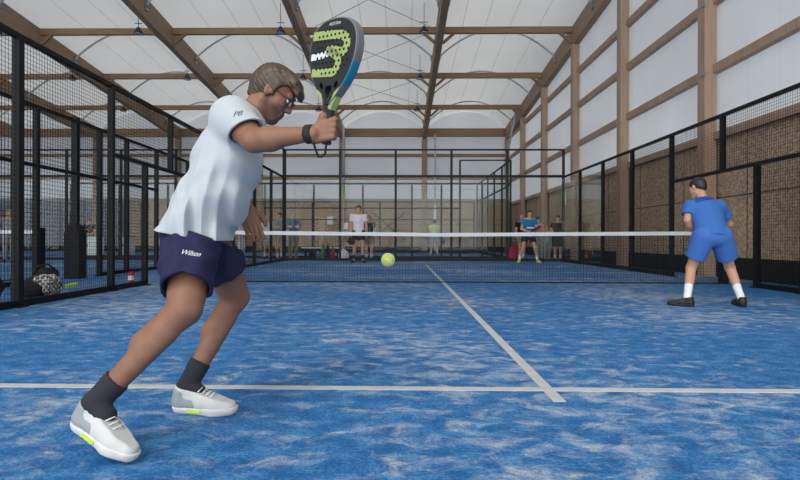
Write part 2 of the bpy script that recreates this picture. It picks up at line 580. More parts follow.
    def build(self, name, mat, parent=None, extra=()):
        parts = [self.arrays()] + [e.arrays() for e in extra]
        vs, fs, n = [], [], 0
        for v, f in parts:
            vs.append(v); fs.append(f + n); n += len(v)
        v, f = np.concatenate(vs), np.concatenate(fs)
        me = bpy.data.meshes.new(name)
        me.vertices.add(len(v)); me.vertices.foreach_set('co', v.astype(np.float32).ravel())
        me.loops.add(len(f) * 4); me.loops.foreach_set('vertex_index', f.astype(np.int32).ravel())
        me.polygons.add(len(f))
        me.polygons.foreach_set('loop_start', np.arange(0, len(f) * 4, 4, dtype=np.int32))
        me.update(calc_edges=True)
        me.validate()
        return link(name, me, mat, parent, smooth=True)


def surface_nets(D, lo, vx):
    S = D < 0
    c = [S[i:S.shape[0] - 1 + i, j:S.shape[1] - 1 + j, k:S.shape[2] - 1 + k] for i in (0, 1) for j in (0, 1) for k in (0, 1)]
    tot = np.zeros(c[0].shape, np.int8)
    for q in c: tot += q
    I, J, K = np.nonzero((tot > 0) & (tot < 8))
    off = [(i, j, k) for i in (0, 1) for j in (0, 1) for k in (0, 1)]
    vals = np.stack([D[I + o[0], J + o[1], K + o[2]] for o in off], 1)
    acc = np.zeros((len(I), 3)); cnt = np.zeros(len(I))
    for a in range(8):
        for b in range(a + 1, 8):
            da = [off[b][q] - off[a][q] for q in range(3)]
            if sum(abs(x) for x in da) != 1: continue
            va, vb = vals[:, a], vals[:, b]
            cr = (va < 0) != (vb < 0)
            t = np.where(cr, va / np.where(cr, va - vb, 1), 0)
            for q in range(3):
                acc[:, q] += np.where(cr, off[a][q] + t * da[q], 0)
            cnt += cr
    pos = acc / cnt[:, None]
    idx = np.full(tot.shape, -1, np.int32)
    idx[I, J, K] = np.arange(len(I))
    verts = lo + vx * (np.stack([I, J, K], 1) + pos)
    faces = []
    for axis in range(3):
        s0 = [slice(1, -1)] * 3; s0[axis] = slice(0, -1)
        s1 = [slice(1, -1)] * 3; s1[axis] = slice(1, None)
        A, B = S[tuple(s0)], S[tuple(s1)]
        p = np.argwhere(A != B)
        ins = A[tuple(p.T)]
        o = [1, 1, 1]; o[axis] = 0
        p = p + o
        u, w = [(1, 2), (2, 0), (0, 1)][axis]
        q = []
        for du, dw in ((1, 1), (0, 1), (0, 0), (1, 0)):
            r = p.copy(); r[:, u] -= du; r[:, w] -= dw
            q.append(idx[r[:, 0], r[:, 1], r[:, 2]])
        f = np.stack(q, 1)
        f[~ins] = f[~ins][:, ::-1]
        faces.append(f)
    f = np.concatenate(faces)
    return verts, f[(f >= 0).all(1)]


# ---------------------------------------------------------------- people
def unit(v): return Vector(v).normalized()


def head_prims(B, C, f, u, s, sc=1.0, detail=True):
    """Head of one body: centre C, facing f, up u, right-hand side s."""
    q = lambda a, b, c: C + (f * a + u * b + s * c) * sc
    ax = (f, u, s)
    B.ell(q(-0.012, 0.035, 0), (0.096 * sc, 0.085 * sc, 0.076 * sc), ax, k=0.02)
    B.ell(q(0.032, -0.035, 0), (0.062 * sc, 0.080 * sc, 0.058 * sc), ax, k=0.03)
    B.cap(q(0.068, -0.096, -0.012), q(0.068, -0.096, 0.012), 0.021 * sc, k=0.025)
    for e in (-1, 1):
        B.cap(q(0.0, -0.06, 0.05 * e), q(0.06, -0.098, 0.018 * e), 0.018 * sc, 0.016 * sc, k=0.03)
    if detail:
        B.cap(q(0.080, 0.036, -0.034), q(0.080, 0.036, 0.034), 0.013 * sc, k=0.016)
        B.cap(q(0.088, 0.024, 0), q(0.107, -0.022, 0), 0.008 * sc, 0.0125 * sc, k=0.010)
        for e in (-1, 1):
            B.cap(q(0.098, -0.026, 0.011 * e), q(0.100, -0.026, 0.012 * e), 0.009 * sc, k=0.006)
            B.ell(q(0.090, 0.012, 0.031 * e), (0.014 * sc, 0.012 * sc, 0.017 * sc), ax, k=0.010, sub=True)
            B.cap(q(0.062, -0.015, 0.042 * e), q(0.05, -0.02, 0.05 * e), 0.016 * sc, k=0.03)
            B.ell(q(-0.006, 0.002, 0.078 * e), (0.021 * sc, 0.034 * sc, 0.010 * sc), ax, k=0.006)
            B.ell(q(-0.002, 0.004, 0.088 * e), (0.011 * sc, 0.020 * sc, 0.006 * sc), ax, k=0.006, sub=True)
        B.cap(q(0.090, -0.054, -0.018), q(0.090, -0.054, 0.018), 0.0085 * sc, k=0.008)
        B.cap(q(0.088, -0.067, -0.016), q(0.088, -0.067, 0.016), 0.009 * sc, k=0.008)
        B.cap(q(0.099, -0.0605, -0.024), q(0.099, -0.0605, 0.024), 0.003 * sc, k=0.004, sub=True)
    else:
        B.cap(q(0.090, 0.02, 0), q(0.112, -0.022, 0), 0.010 * sc, 0.014 * sc, k=0.012)
        for e in (-1, 1):
            B.ell(q(-0.006, 0.002, 0.078 * e), (0.020 * sc, 0.032 * sc, 0.012 * sc), ax, k=0.008)
    return q


def hand_prims(B, w, d, pn, th, sc=1.0, curl=0.5, side=1):
    """Relaxed hand: wrist w, direction d towards the knuckles, palm normal pn, th = side the thumb leaves from."""
    d, pn, th = unit(d), unit(pn), unit(th)
    kn = w + d * 0.085 * sc
    B.cap(w, w + d * 0.03 * sc, 0.026 * sc, 0.03 * sc, k=0.015, flat=(pn, 0.75))
    for i in range(4):
        o = (1.5 - i) * 0.019 * sc
        base = kn + th * o - d * (0.004 * abs(i - 1.2)) * sc
        B.cap(w + d * 0.02 * sc + th * o * 0.7, base, 0.014 * sc, 0.0115 * sc, k=0.014)
        ln = [0.92, 1.0, 0.95, 0.76][i] * sc
        p, a = base, 0.15 + curl * 0.35 + 0.06 * i
        for seg, (l_, r0, r1) in enumerate(((0.044, 0.0098, 0.0088), (0.027, 0.0088, 0.0080), (0.022, 0.0080, 0.0066))):
            dd = d * math.cos(a) + pn * math.sin(a)
            p2 = p + dd * l_ * ln
            B.cap(p, p2, r0 * sc, r1 * sc, k=0.004)
            p, a = p2, a + curl * 0.9
    t0 = w + d * 0.022 * sc + th * 0.024 * sc + pn * 0.006 * sc
    t1 = t0 + (d * 0.6 + th * 0.75 + pn * 0.25) * 0.034 * sc
    t2 = t1 + (d * 0.9 + th * 0.3 + pn * 0.35).normalized() * 0.032 * sc
    t3 = t2 + (d * 0.95 + pn * 0.35).normalized() * 0.024 * sc
    B.chain([t0, t1, t2, t3], [0.015 * sc, 0.012 * sc, 0.0105 * sc, 0.008 * sc], k=0.008)


def fist_prims(B, w, g, axis, out, sc=1.0):
    """Hand closed round a handle: wrist w, grip centre g, handle direction axis (thumb end), out = where the back of the hand faces."""
    axis = unit(axis); out = unit(out)
    fwd = unit((g - w) - axis * (g - w).dot(axis))
    out = unit(out - fwd * out.dot(fwd) - axis * out.dot(axis))
    R = 0.017 * sc + 0.0095 * sc
    for i in range(4):
        h = (1.5 - i) * 0.0208 * sc
        rr = [0.0092, 0.0094, 0.0091, 0.0084][i] * sc
        c = g + axis * h
        pt = lambda an, rad=R: c + fwd * (math.sin(an) * rad) + out * (math.cos(an) * rad)
        mcp = pt(0.62, R * 1.22)
        B.cap(w + axis * h * 0.7 + fwd * 0.012 * sc, mcp, 0.0155 * sc, 0.0118 * sc, k=0.010)
        an = [0.62, 1.25, 1.9, 2.6, 3.3, 3.9]
        for a0, a1 in zip(an, an[1:]):
            B.cap(pt(a0, R * (1.22 if a0 < 0.7 else 1.06)), pt(a1, R * 1.04), rr, rr * 0.97, k=0.0018)
    t0 = w + axis * 0.022 * sc + fwd * 0.024 * sc
    t1 = g + axis * 0.040 * sc - fwd * 0.022 * sc + out * 0.006 * sc
    t2 = g + axis * 0.046 * sc - out * 0.018 * sc + fwd * 0.006 * sc
    t3 = g + axis * 0.040 * sc - out * 0.024 * sc + fwd * 0.030 * sc
    B.chain([t0, t1, t2, t3], [0.017 * sc, 0.0135 * sc, 0.0115 * sc, 0.009 * sc], k=0.009)


def shoe(parent, heel, d, u, sc, vx, mat, sole_mat, name='shoe', accent=None):
    """Sports shoe with its sole as a sub-part: heel point on the sole, heading d, up u."""
    d = unit(d); u = unit(Vector(u) - d * Vector(u).dot(d)); s = d.cross(u)
    q = lambda a, b, c=0.0: heel + (d * a + u * b + s * c) * sc
    B = Body(vx, 0.02)
    B.chain([q(0.045, 0.052), q(0.055, 0.095)], [0.040 * sc, 0.043 * sc])
    B.chain([q(0.050, 0.045), q(0.15, 0.050)], [0.041 * sc, 0.044 * sc])
    B.chain([q(0.15, 0.044), q(0.20, 0.036, 0.004), q(0.252, 0.030, 0.002)], [0.046 * sc, 0.045 * sc, 0.036 * sc])
    B.chain([q(0.07, 0.088), q(0.16, 0.060)], [0.034 * sc, 0.034 * sc])
    B.cut(q(0, 0.020), -u)
    B.cut(q(0.055, 0.108), u + d * 0.25)
    sh = B.build(name, mat, parent)
    B = Body(vx, 0.02)
    B.chain([q(0.045, 0.030), q(0.13, 0.024), q(0.20, 0.024, 0.005), q(0.255, 0.032, 0.002)], [0.044 * sc, 0.041 * sc, 0.049 * sc, 0.040 * sc])
    B.cut(q(0, 0.0), -u)
    B.cut(q(0, 0.026), u - d * 0.03)
    B.build('sole', sole_mat, sh)
    if accent is not None:
        B = Body(vx, 0.015)
        B.chain([q(0.043, 0.050), q(0.052, 0.088)], [0.043 * sc, 0.0455 * sc])
        B.chain([q(0.05, 0.045), q(0.115, 0.046)], [0.0435 * sc, 0.0455 * sc])
        B.cut(q(0, 0.030), -u)
        B.cut(q(0.055, 0.100), u + d * 0.25)
        B.cut(q(0.128, 0.05), d + u * 0.8)
        B.build('heel_panel', accent, sh)
    return sh


def make_person(root, J, sc, vx, mats, sleeve=0.5, leg=0.55, sock=0.35, long_trousers=False, detail=False, hands=True, hair_cut=0.0, dress=False, extra_body=None,
                long_sleeve=False, cap_hat=None, loose=0.0, fist=None):
    """A clothed figure: one continuous body mesh, clothes, hair and shoes as children. J: joints in world space."""
    pel = (J['hipR'] + J['hipL']) / 2
    nb, C, f, u = J['neck'], J['head'], unit(J['f']), unit(J['u'])
    u = unit(u - f * u.dot(f)); s = f.cross(u)
    t = unit(nb - pel)
    lat = unit(J['shR'] - J['shL']); lat = unit(lat - t * lat.dot(t))
    fr = t.cross(lat)                                            # forward of the chest
    ln = (nb - pel).length
    at = lambda k, a=0.0, b=0.0: pel + t * (ln * k) + lat * a * sc + fr * b * sc
    ax = (lat, fr, t)
    B = Body(vx, 0.03)
    B.ell(at(0.66), (0.158 * sc, 0.108 * sc, 0.20 * sc), ax, k=0.06)
    B.ell(at(0.30), (0.140 * sc, 0.098 * sc, 0.17 * sc), ax, k=0.06)
    B.ell(at(0.0), (0.155 * sc, 0.108 * sc, 0.12 * sc), ax, k=0.06)
    B.cap(J['shR'], J['shL'], 0.052 * sc, k=0.05)
    for e in 'RL':
        B.cap(nb, J['sh' + e], 0.048 * sc, 0.05 * sc, k=0.04)
        sh, el, wr = J['sh' + e], J['el' + e], J['wr' + e]
        B.cap(sh, el, 0.052 * sc, 0.038 * sc, k=0.03)
        mid = sh.lerp(el, 0.45)
        B.cap(mid.lerp(sh, 0.3), mid.lerp(el, 0.3), 0.047 * sc, 0.044 * sc, k=0.03)
        B.cap(el, el.lerp(wr, 0.35), 0.040 * sc, 0.043 * sc, k=0.025)
        B.cap(el.lerp(wr, 0.3), wr, 0.043 * sc, 0.026 * sc, k=0.025)
        hp, kn, an = J['hip' + e], J['kn' + e], J['an' + e]
        B.cap(hp, kn, 0.086 * sc, 0.054 * sc, k=0.03)
        B.cap(kn, an, 0.050 * sc, 0.034 * sc, k=0.03)
        back = unit((kn - hp).cross(lat)) if (kn - hp).length > 1e-4 else -fr
        if back.dot(fr) > 0: back = -back
        B.cap(kn.lerp(an, 0.16) + back * 0.012 * sc, kn.lerp(an, 0.48) + back * 0.016 * sc, 0.046 * sc, 0.044 * sc, k=0.03)
        toe = J['toe' + e] if 'toe' + e in J else an
        B.cap(an, an + (toe - an) * 0.5, 0.036 * sc, 0.03 * sc, k=0.02)
        if hands and not (fist and e == fist[0]):
            wdir = unit(J['hd' + e]) if 'hd' + e in J else unit(wr - el)
            pn = J.get('pn' + e, (lat if e == 'L' else -lat))
            pn = unit(Vector(pn) - wdir * Vector(pn).dot(wdir))
            th = J.get('th' + e, fr)
            th = unit(Vector(th) - wdir * Vector(th).dot(wdir) - pn * Vector(th).dot(pn))
            hand_prims(B, wr, wdir, pn, th, sc, J.get('curl' + e, 0.45))
    if fist:
        fist_prims(B, J['wr' + fist[0]], fist[1], fist[2], fist[3], sc)
    B.cap(nb - t * 0.02, C - u * 0.055 * sc - f * 0.022 * sc, 0.058 * sc, 0.052 * sc, k=0.03)
    q = head_prims(B, C, f, u, s, sc, detail)
    if extra_body: extra_body(B)
    body = B.build('body', mats['skin'], root)
    # hair
    if mats.get('hair'):
        H = Body(vx, 0.012)
        H.ell(q(-0.014, 0.042, 0), (0.104 * sc, 0.090 * sc, 0.083 * sc), (f, u, s), k=0.01)
        H.cap(q(-0.055, -0.01, 0), q(-0.045, -0.045, 0), 0.058 * sc, 0.05 * sc, k=0.03)
        H.cut(q(0.072 + hair_cut, 0.055, 0), f * 0.8 - u * 0.55)
        H.cut(q(0.020, 0.012, 0), f * 0.55 - u * 0.8)
        H.cut(q(-0.05, -0.078, 0), -u)
        if cap_hat is not None: H.cut(q(0, 0.06, 0), u)
        H.build('hair', mats['hair'], root)
    if cap_hat is not None:
        H = Body(vx, 0.012)
        H.ell(q(-0.010, 0.05, 0), (0.106 * sc, 0.085 * sc, 0.086 * sc), (f, u, s))
        H.cut(q(0, 0.045, 0), -u)
        H.cap(q(0.07, 0.055, -0.02), q(0.15, 0.045, 0.0), 0.055 * sc, flat=(u, 0.15))
        H.build('cap', cap_hat, root)
    # shirt
    S = Body(vx, 0.03)
    g = 0.014 + loose
    hemk = J.get('hem', -0.055)
    S.ell(at(0.66), ((0.158 + g) * sc, (0.108 + g) * sc, (0.20 + g) * sc), ax, k=0.06)
    S.ell(at(0.30), ((0.145 + g) * sc, (0.104 + g) * sc, 0.19 * sc), ax, k=0.06)
    S.ell(at(0.0), ((0.160 + g) * sc, (0.114 + g) * sc, 0.17 * sc), ax, k=0.06)
    S.cap(J['shR'], J['shL'], (0.052 + g * 0.8) * sc, k=0.05)
    for e in 'RL':
        sh, el, wr = J['sh' + e], J['el' + e], J['wr' + e]
        S.cap(nb, sh, (0.048 + g * 0.6) * sc, (0.05 + g * 0.8) * sc, k=0.04)
        d = unit(el - sh)
        if long_sleeve:
            S.cap(sh, el, (0.052 + g) * sc, (0.040 + g) * sc, k=0.03)
            S.cap(el, wr, (0.042 + g) * sc, (0.030 + g * 0.8) * sc, k=0.02, clip=((wr - unit(wr - el) * 0.01, wr - el),))
        elif sleeve > 0:
            he = sh.lerp(el, sleeve)
            S.cap(sh, sh.lerp(el, sleeve + 0.3), (0.054 + g) * sc, (0.054 + g * 1.3) * sc, k=0.03, clip=((he, d),))
    S.cut(nb + t * 0.012 * sc + fr * 0.012, t * 0.85 + fr * 0.35)
    S.cut(at(0.0) + t * hemk * sc, -t)
    for e in 'RL':
        if sleeve > 0 and not long_sleeve:
            sh, el = J['sh' + e], J['el' + e]; d = unit(el - sh); he = sh.lerp(el, sleeve)
            S.cap(he - d * 0.02 * sc, he + d * 0.05, 0.056 * sc, k=0.004, sub=True)
    shirt = S.build('shirt', mats['shirt'], root)
    # shorts / trousers / skirt
    if mats.get('shorts'):
        T = Body(vx, 0.03)
        g2 = 0.022 + loose
        T.ell(at(0.0), ((0.150 + g2 * 0.6) * sc, (0.104 + g2 * 0.6) * sc, 0.13 * sc), ax, k=0.05)
        subs = []
        for e in 'RL':
            hp, kn, an = J['hip' + e], J['kn' + e], J['an' + e]
            if long_trousers:
                T.cap(hp, kn, (0.086 + g2 * 0.7) * sc, (0.056 + g2) * sc, k=0.03)
                T.cap(kn, an, (0.056 + g2) * sc, (0.046 + g2 * 0.6) * sc, k=0.03, clip=((an + (an - kn).normalized() * 0.03, an - kn),))
            else:
                he = hp.lerp(kn, leg); d = unit(kn - hp)
                T.cap(hp, hp.lerp(kn, leg + 0.25), (0.090 + g2) * sc, (0.078 + g2) * sc, k=0.03, clip=((he, d),))
                subs.append((he - d * 0.03 * sc, he + d * 0.05 * sc, (0.062 + g2) * sc))
        if dress:
            T.ell(at(0.0) - t * 0.16 * sc, (0.21 * sc, 0.17 * sc, 0.30 * sc), ax, k=0.06, clip=((at(0) - t * 0.36 * sc, -t),))
        T.cut(at(0.0) + t * 0.075 * sc, t)
        for a_, b_, r_ in subs: T.cap(a_, b_, r_, k=0.004, sub=True)
        T.build('skirt' if dress else 'trousers' if long_trousers else 'shorts', mats['shorts'], root)
    # socks and shoes
    for e in 'RL':
        kn, an = J['kn' + e], J['an' + e]
        if sock > 0 and not long_trousers:
            K = Body(vx, 0.01)
            top = an.lerp(kn, sock)
            d = unit(an - kn)
            K.cap(kn, an, 0.057 * sc, 0.040 * sc, clip=((top, -d),))
            K.cap(an, an + d * 0.03 * sc, 0.040 * sc)
            K.build('sock', mats['sock'], root)
        if 'heel' + e in J:
            shoe(root, J['heel' + e], J['fd' + e], J.get('fu' + e, V(0, 0, 1)), sc, vx, mats['shoe'], mats['sole'], accent=mats.get('accent'))
    return dict(body=body, shirt=shirt, q=q, f=f, u=u, s=s, at=at, t=t, lat=lat, fr=fr)


def stand(x, y, face, h=1.75, arms='down', spread=0.10, lean=0.0, look=0.0, turn=0.0):
    """Joints of a standing figure at floor point (x, y); face = heading in degrees (0 = towards the camera, 90 = +X)."""
    sc = h / 1.75
    a = math.radians(face)
    fr = V(math.sin(a), -math.cos(a), 0)
    r = V(-math.cos(a), -math.sin(a), 0)                       # the figure's right-hand side
    up = V(0, 0, 1)
    o = V(x, y, 0)
    q = lambda ri, fo, z: o + (r * ri + fr * fo + up * z) * sc
    J = {}
    l_ = lean
    J['hipR'], J['hipL'] = q(0.09, -0.35 * l_, 0.92), q(-0.09, -0.35 * l_, 0.92)
    J['neck'] = q(0, l_ * 0.9, 1.47 - 0.25 * l_ * l_)
    J['shR'], J['shL'] = q(0.185, l_ * 0.8, 1.42 - 0.25 * l_ * l_), q(-0.185, l_ * 0.8, 1.42 - 0.25 * l_ * l_)
    J['head'] = q(0, l_ * 1.15 + 0.02, 1.63 - 0.3 * l_ * l_)
    b = math.radians(look); hy = math.radians(turn)
    ff = fr * math.cos(hy) + r * math.sin(hy)
    J['f'] = ff * math.cos(b) - up * math.sin(b)
    J['u'] = up * math.cos(b) + ff * math.sin(b)
    for e, g in (('R', 1), ('L', -1)):
        J['an' + e] = q(g * (spread + 0.0), -0.02, 0.10)
        J['kn' + e] = q(g * (0.5 * spread + 0.05), 0.04 + 0.2 * l_, 0.50)
        J['heel' + e] = q(g * spread, -0.075, 0.0)
        J['fd' + e] = fr + r * g * 0.25
        J['toe' + e] = J['an' + e] + (fr * 0.12 - up * 0.06) * sc
        if arms == 'down':
            J['el' + e] = q(g * 0.235, -0.03 + l_ * 0.5, 1.12)
            J['wr' + e] = q(g * 0.245, 0.06 + l_ * 0.4, 0.88)
        elif arms == 'front':
            J['el' + e] = q(g * 0.25, 0.02 + l_ * 0.5, 1.13)
            J['wr' + e] = q(g * 0.07, 0.24 + l_ * 0.5, 1.03)
        elif arms == 'crossed':
            J['el' + e] = q(g * 0.23, 0.06, 1.13)
            J['wr' + e] = q(-g * 0.06, 0.20 + 0.02 * g, 1.17)
        elif arms == 'up':
            J['el' + e] = q(g * 0.25, 0.05, 1.14)
            J['wr' + e] = q(g * 0.16, 0.22, 1.30)
        elif arms == 'hips':
            J['el' + e] = q(g * 0.36, -0.05, 1.16)
            J['wr' + e] = q(g * 0.19, 0.05, 1.00)
    return J
# ---------------------------------------------------------------- setting: floor, walls, roof
NETY, CC = 9.75, 0.77                  # our net, centre of our court
YE = 34.45                             # end wall
XW = 6.56                              # right wall line of columns
RX = [6.54 - 5.15 * i for i in range(8)]
CY = [34.4 - 4.5 * i for i in range(8)]            # frames along the hall
top_z = lambda y: 8.86 - 0.082 * (y - 20.9)
ORD = ['first', 'second', 'third', 'fourth', 'fifth', 'sixth', 'seventh', 'eighth']

fl = MB().box((-30, -3.0, -0.2), (7.2, 34.7, 0.0)).build('floor', M['turf'])
tag(fl, kind='structure')


def court_line(lo, hi):
    tag(MB().box((lo[0], lo[1], 0.0), (hi[0], hi[1], 0.004)).build('court_line', M['line'], fl), None)


LC = 0.738
court_line((CC - 5, NETY - 6.99), (CC + 5, NETY - 6.93))
court_line((CC - 5, NETY + 6.92), (CC + 5, NETY + 6.98))
court_line((LC - 0.03, NETY - 7.17), (LC + 0.03, NETY - 6.99))
court_line((LC - 0.03, NETY - 6.93), (LC + 0.03, NETY + 6.92))
court_line((LC - 0.03, NETY + 6.98), (LC + 0.03, NETY + 7.15))
court_line((1.40, 22.4), (1.46, 32.3))
court_line((-13.0, 22.4), (-12.94, 32.3))
court_line((-15.0, 27.3), (1.46, 27.36))
court_line((-16.2, NETY + 6.92), (-6.2, NETY + 6.98))
court_line((-16.2, NETY - 6.98), (-6.2, NETY - 6.92))

# right wall: chipboard below, translucent sheet above
wr = MB().box((XW + 0.16, -3.0, 0), (XW + 0.22, YE, 2.98)).build('wall_right', M['chip'])
tag(wr, kind='structure')
wp = MB().box((XW + 0.18, -3.0, 2.98), (XW + 0.21, YE, 9.9)).build('window_1', M['panel'])
tag(wp, kind='structure')
pl = MB().box((XW + 0.10, -3.0, 0), (XW + 0.16, YE, 0.42)).build('baseboard_right', M['plinth'])
tag(pl, kind='structure')
j = MB()
j.box((XW + 0.150, -3, 1.66), (XW + 0.16, YE, 1.675))
for y in [1.2 + 2.4 * i for i in range(14)]: j.box((XW + 0.152, y, 0.42), (XW + 0.16, y + 0.012, 2.9))
j.build('board_joint', M['plinth'], wr)

# end wall
we = MB().box((-17.2, YE, 0), (XW + 0.2, YE + 0.06, 3.2)).build('wall_back', M['chip'])
tag(we, kind='structure')
j = MB()
j.box((-17.2, YE - 0.008, 1.72), (XW, YE, 1.735))
for x in [6.0 - 2.5 * i for i in range(10)]: j.box((x, YE - 0.006, 0.35), (x + 0.014, YE, 3.1))
j.build('board_joint', M['plinth'], we)
wg = MB().box((-30, YE, 0), (-17.2, YE + 0.06, 3.2)).build('wall_back_left', M['greywall'])
tag(wg, kind='structure')
tag(MB().box((-30, YE + 0.01, 7.62), (XW + 0.2, YE + 0.03, 9.4)).build('wall_back_gable', M['panel']), kind='structure')
wpe = MB().box((-30, YE + 0.01, 3.2), (XW + 0.2, YE + 0.04, 7.62)).build('window_2', M['panel_end'])
tag(wpe, kind='structure')
tag(MB().box((-30, YE - 0.05, 0), (XW, YE, 0.35)).build('baseboard_back', M['plinth']), kind='structure')
tag(MB().box((-30, YE - 0.08, 3.12), (XW, YE, 3.34)).build('trim_1', M['flash']), kind='structure')
tag(MB().box((XW + 0.04, -3, 2.90), (XW + 0.16, YE, 3.06)).build('trim_2', M['column']), kind='structure')
# left wall (outside the frame) keeps the hall closed
wl = MB().box((-29.75, -3, 0), (-29.7, YE, 3.2)).build('wall_left', M['greywall'])
tag(wl, kind='structure')
tag(MB().box((-29.74, -3, 3.2), (-29.71, YE, 9.9)).build('window_3', M['panel']), kind='structure')

# roof: one membrane of barrel vaults between the rafters
RISE = 1.05
mb = MB()
nx = 14
ys = [-3 + (YE + 3) * k / 8 for k in range(9)]
xs = []
for i in range(7):
    xa, xb = RX[i], RX[i + 1]
    for k in range(nx + (1 if i == 6 else 0)):
        tt = k / nx
        xs.append((xa + (xb - xa) * tt, 4 * RISE * tt * (1 - tt)))
for y in ys:
    for x, z in xs: mb.v.append((x, y, top_z(y) + 0.02 + z))
w = len(xs)
for a in range(len(ys) - 1):
    for k in range(w - 1): mb.f.append((a * w + k, a * w + k + 1, (a + 1) * w + k + 1, (a + 1) * w + k))
ce = mb.build('ceiling', M['membrane'], smooth=True)
tag(ce, kind='structure')
# seams running with the vaults
sm = MB()
for i in range(7):
    for k in range(1, 5):
        tt = k / 5
        x = RX[i] + (RX[i + 1] - RX[i]) * tt
        zz = 4 * RISE * tt * (1 - tt)
        sm.tube([(x, y, top_z(y) + zz - 0.005) for y in ys], 0.006, 4, False)
sm.build('membrane_seam', M['cable'], ce)

# rafters
rw, rd = 0.24, 0.72
NAMES = ['on top of the right-hand row of wall columns', 'left of the right wall, above the net centre', 'ending at the end-wall column near the man in white',
         'passing above the bearded striker in white', 'far to the left above the wire fence', 'third from the left, over the neighbouring court', 'second from the left, over the neighbouring court', 'outermost of all']
for i, x in enumerate(RX[:7]):
    b = MB()
    y0, y1 = -2.9, YE - 0.05
    for (za, zb) in ((rd, 0),):
        vs = [(x - rw / 2, y0, top_z(y0) - rd), (x + rw / 2, y0, top_z(y0) - rd), (x + rw / 2, y0, top_z(y0)), (x - rw / 2, y0, top_z(y0)),
              (x - rw / 2, y1, top_z(y1) - rd), (x + rw / 2, y1, top_z(y1) - rd), (x + rw / 2, y1, top_z(y1)), (x - rw / 2, y1, top_z(y1))]
        b.add(vs, [(0, 1, 2, 3), (7, 6, 5, 4), (0, 4, 5, 1), (1, 5, 6, 2), (2, 6, 7, 3), (3, 7, 4, 0)])
    o = b.build('roof_rafter', M['rafter'])
    tag(o, f'{ORD[i]} long timber roof rafter counted from the right wall', 'rafter', 'long roof rafters')

# purlins, with small knee brackets as parts, and grey arch tubes half way between them
for r, y in enumerate(CY[:6]):
    if r == 0: continue
    for i in range(6):
        xa, xb = RX[i] - rw / 2, RX[i + 1] + rw / 2
        z = top_z(y) - 0.14
        root = MB().box((xb, y - 0.07, z - 0.12), (xa, y + 0.07, z + 0.12)).build('roof_purlin', M['purlin'])
        tag(root, f'timber roof purlin, {ORD[i]} bay from the right wall, {ORD[r]} row from the end', 'purlin', 'cross purlins')
        for xx, g in ((xa, -1), (xb, 1)):
            MB().bar((xx + g * 0.02, y, z - 0.48), (xx + g * 0.48, y, z - 0.08), 0.10, 0.10, (0, 1, 0)).build('knee_bracket', M['purlin'], root)
for r, y in enumerate([c + 2.25 for c in CY[1:7]]):
    for i in range(6):
        xa, xb = RX[i] - rw / 2, RX[i + 1] + rw / 2
        pts = []
        for k in range(25):
            tt = k / 24
            x = RX[i] + (RX[i + 1] - RX[i]) * tt
            x = max(min(x, xa - 0.02), xb + 0.02)
            zz = 4 * RISE * tt * (1 - tt)
            pts.append((x, y, top_z(y) - 0.36 + 4 * 1.30 * tt * (1 - tt)))
        o = MB().tube(pts, 0.040, 8).build('arch_tube', M['tube'], smooth=True)
        tag(o, f'curved grey arch tube, {ORD[i]} bay from the right wall, {ORD[r]} from the end', 'arch tube', 'membrane arch tubes')
        for xx, g in ((xa, -1), (xb, 1)):
            m_ = MB().box((min(xx, xx + g * 0.05), y - 0.10, top_z(y) - 0.46), (max(xx, xx + g * 0.05), y + 0.10, top_z(y) - 0.16))
            m_.tube([(xx + g * 0.05, y - 0.12, top_z(y) - 0.30), (xx + g * 0.05, y + 0.12, top_z(y) - 0.30)], 0.045, 8)
            m_.build('foot_bracket', M['steel'], o)

# right-wall columns
for r, y in enumerate(CY[:8]):
    o = MB().box((XW - 0.15, y - 0.14, 0), (XW + 0.10, y + 0.14, top_z(y) - rd)).build('timber_column', M['column'])
    tag(o, f'square timber column of the right wall, {ORD[r]} one from the end wall', 'column', 'right wall columns')
    s_ = MB()
    for z in (4.4, 5.86, 7.15): s_.cbox((XW - 0.155, y - 0.10, z - 0.09), (0.03, 0.12, 0.09))
    s_.build('rail_bracket', M['steel'], o)
# wall rails
for n, z in enumerate((4.4, 5.86, 7.15)):
    tag(MB().box((XW + 0.02, -3, z - 0.09), (XW + 0.17, YE, z + 0.09)).build(f'trim_{n + 3}', M['column']), kind='structure')
for n, z in enumerate((4.62, 6.05)):
    tag(MB().box((-29.7, YE - 0.12, z - 0.10), (XW, YE - 0.02, z + 0.10)).build(f'trim_{n + 6}', M['purlin']), kind='structure')
tag(MB().box((-29.7, YE - 0.30, 7.22), (XW, YE - 0.02, 7.70)).build('trim_8', M['purlin']), kind='structure')
# end-wall columns under each rafter
for i, x in enumerate(RX[:7]):
    if i == 0: continue
    o = MB().box((x - 0.17, YE - 0.40, 0), (x + 0.17, YE - 0.10, top_z(YE) - rd)).build('timber_post', M['rafter'])
    tag(o, f'square timber post against the end wall under the {ORD[i]} rafter from the right', 'column', 'end wall posts')
# galvanised downpipe and braces near the end wall
o = MB().tube([(2.05, YE - 0.30, 0), (2.05, YE - 0.30, 7.3)], 0.06, 10).build('downpipe', M['tube'], smooth=True)
tag(o, 'slim white and grey pipe beside the end-wall post behind the man in yellow', 'pipe')
o = MB().tube([(2.05, YE - 0.30, 0.36), (2.05, YE - 0.30, 2.9)], 0.09, 10).build('pipe_sleeve', M['white'], o, smooth=True)
for (a, b, lb) in (((-3.62, YE - 0.47, 4.2), (-3.35, YE - 3.2, 7.25), 'grey steel brace slanting up behind the raised racket hand'),
                   ((6.3, YE - 0.6, 5.2), (6.25, YE - 4.4, 8.1), 'grey steel brace slanting up in the far right corner of the hall'),):
    o = MB().tube([a, Vector(a).lerp(Vector(b), 0.5), b], 0.06, 8).build('steel_brace', M['tube'], smooth=True)
    tag(o, lb, 'brace')
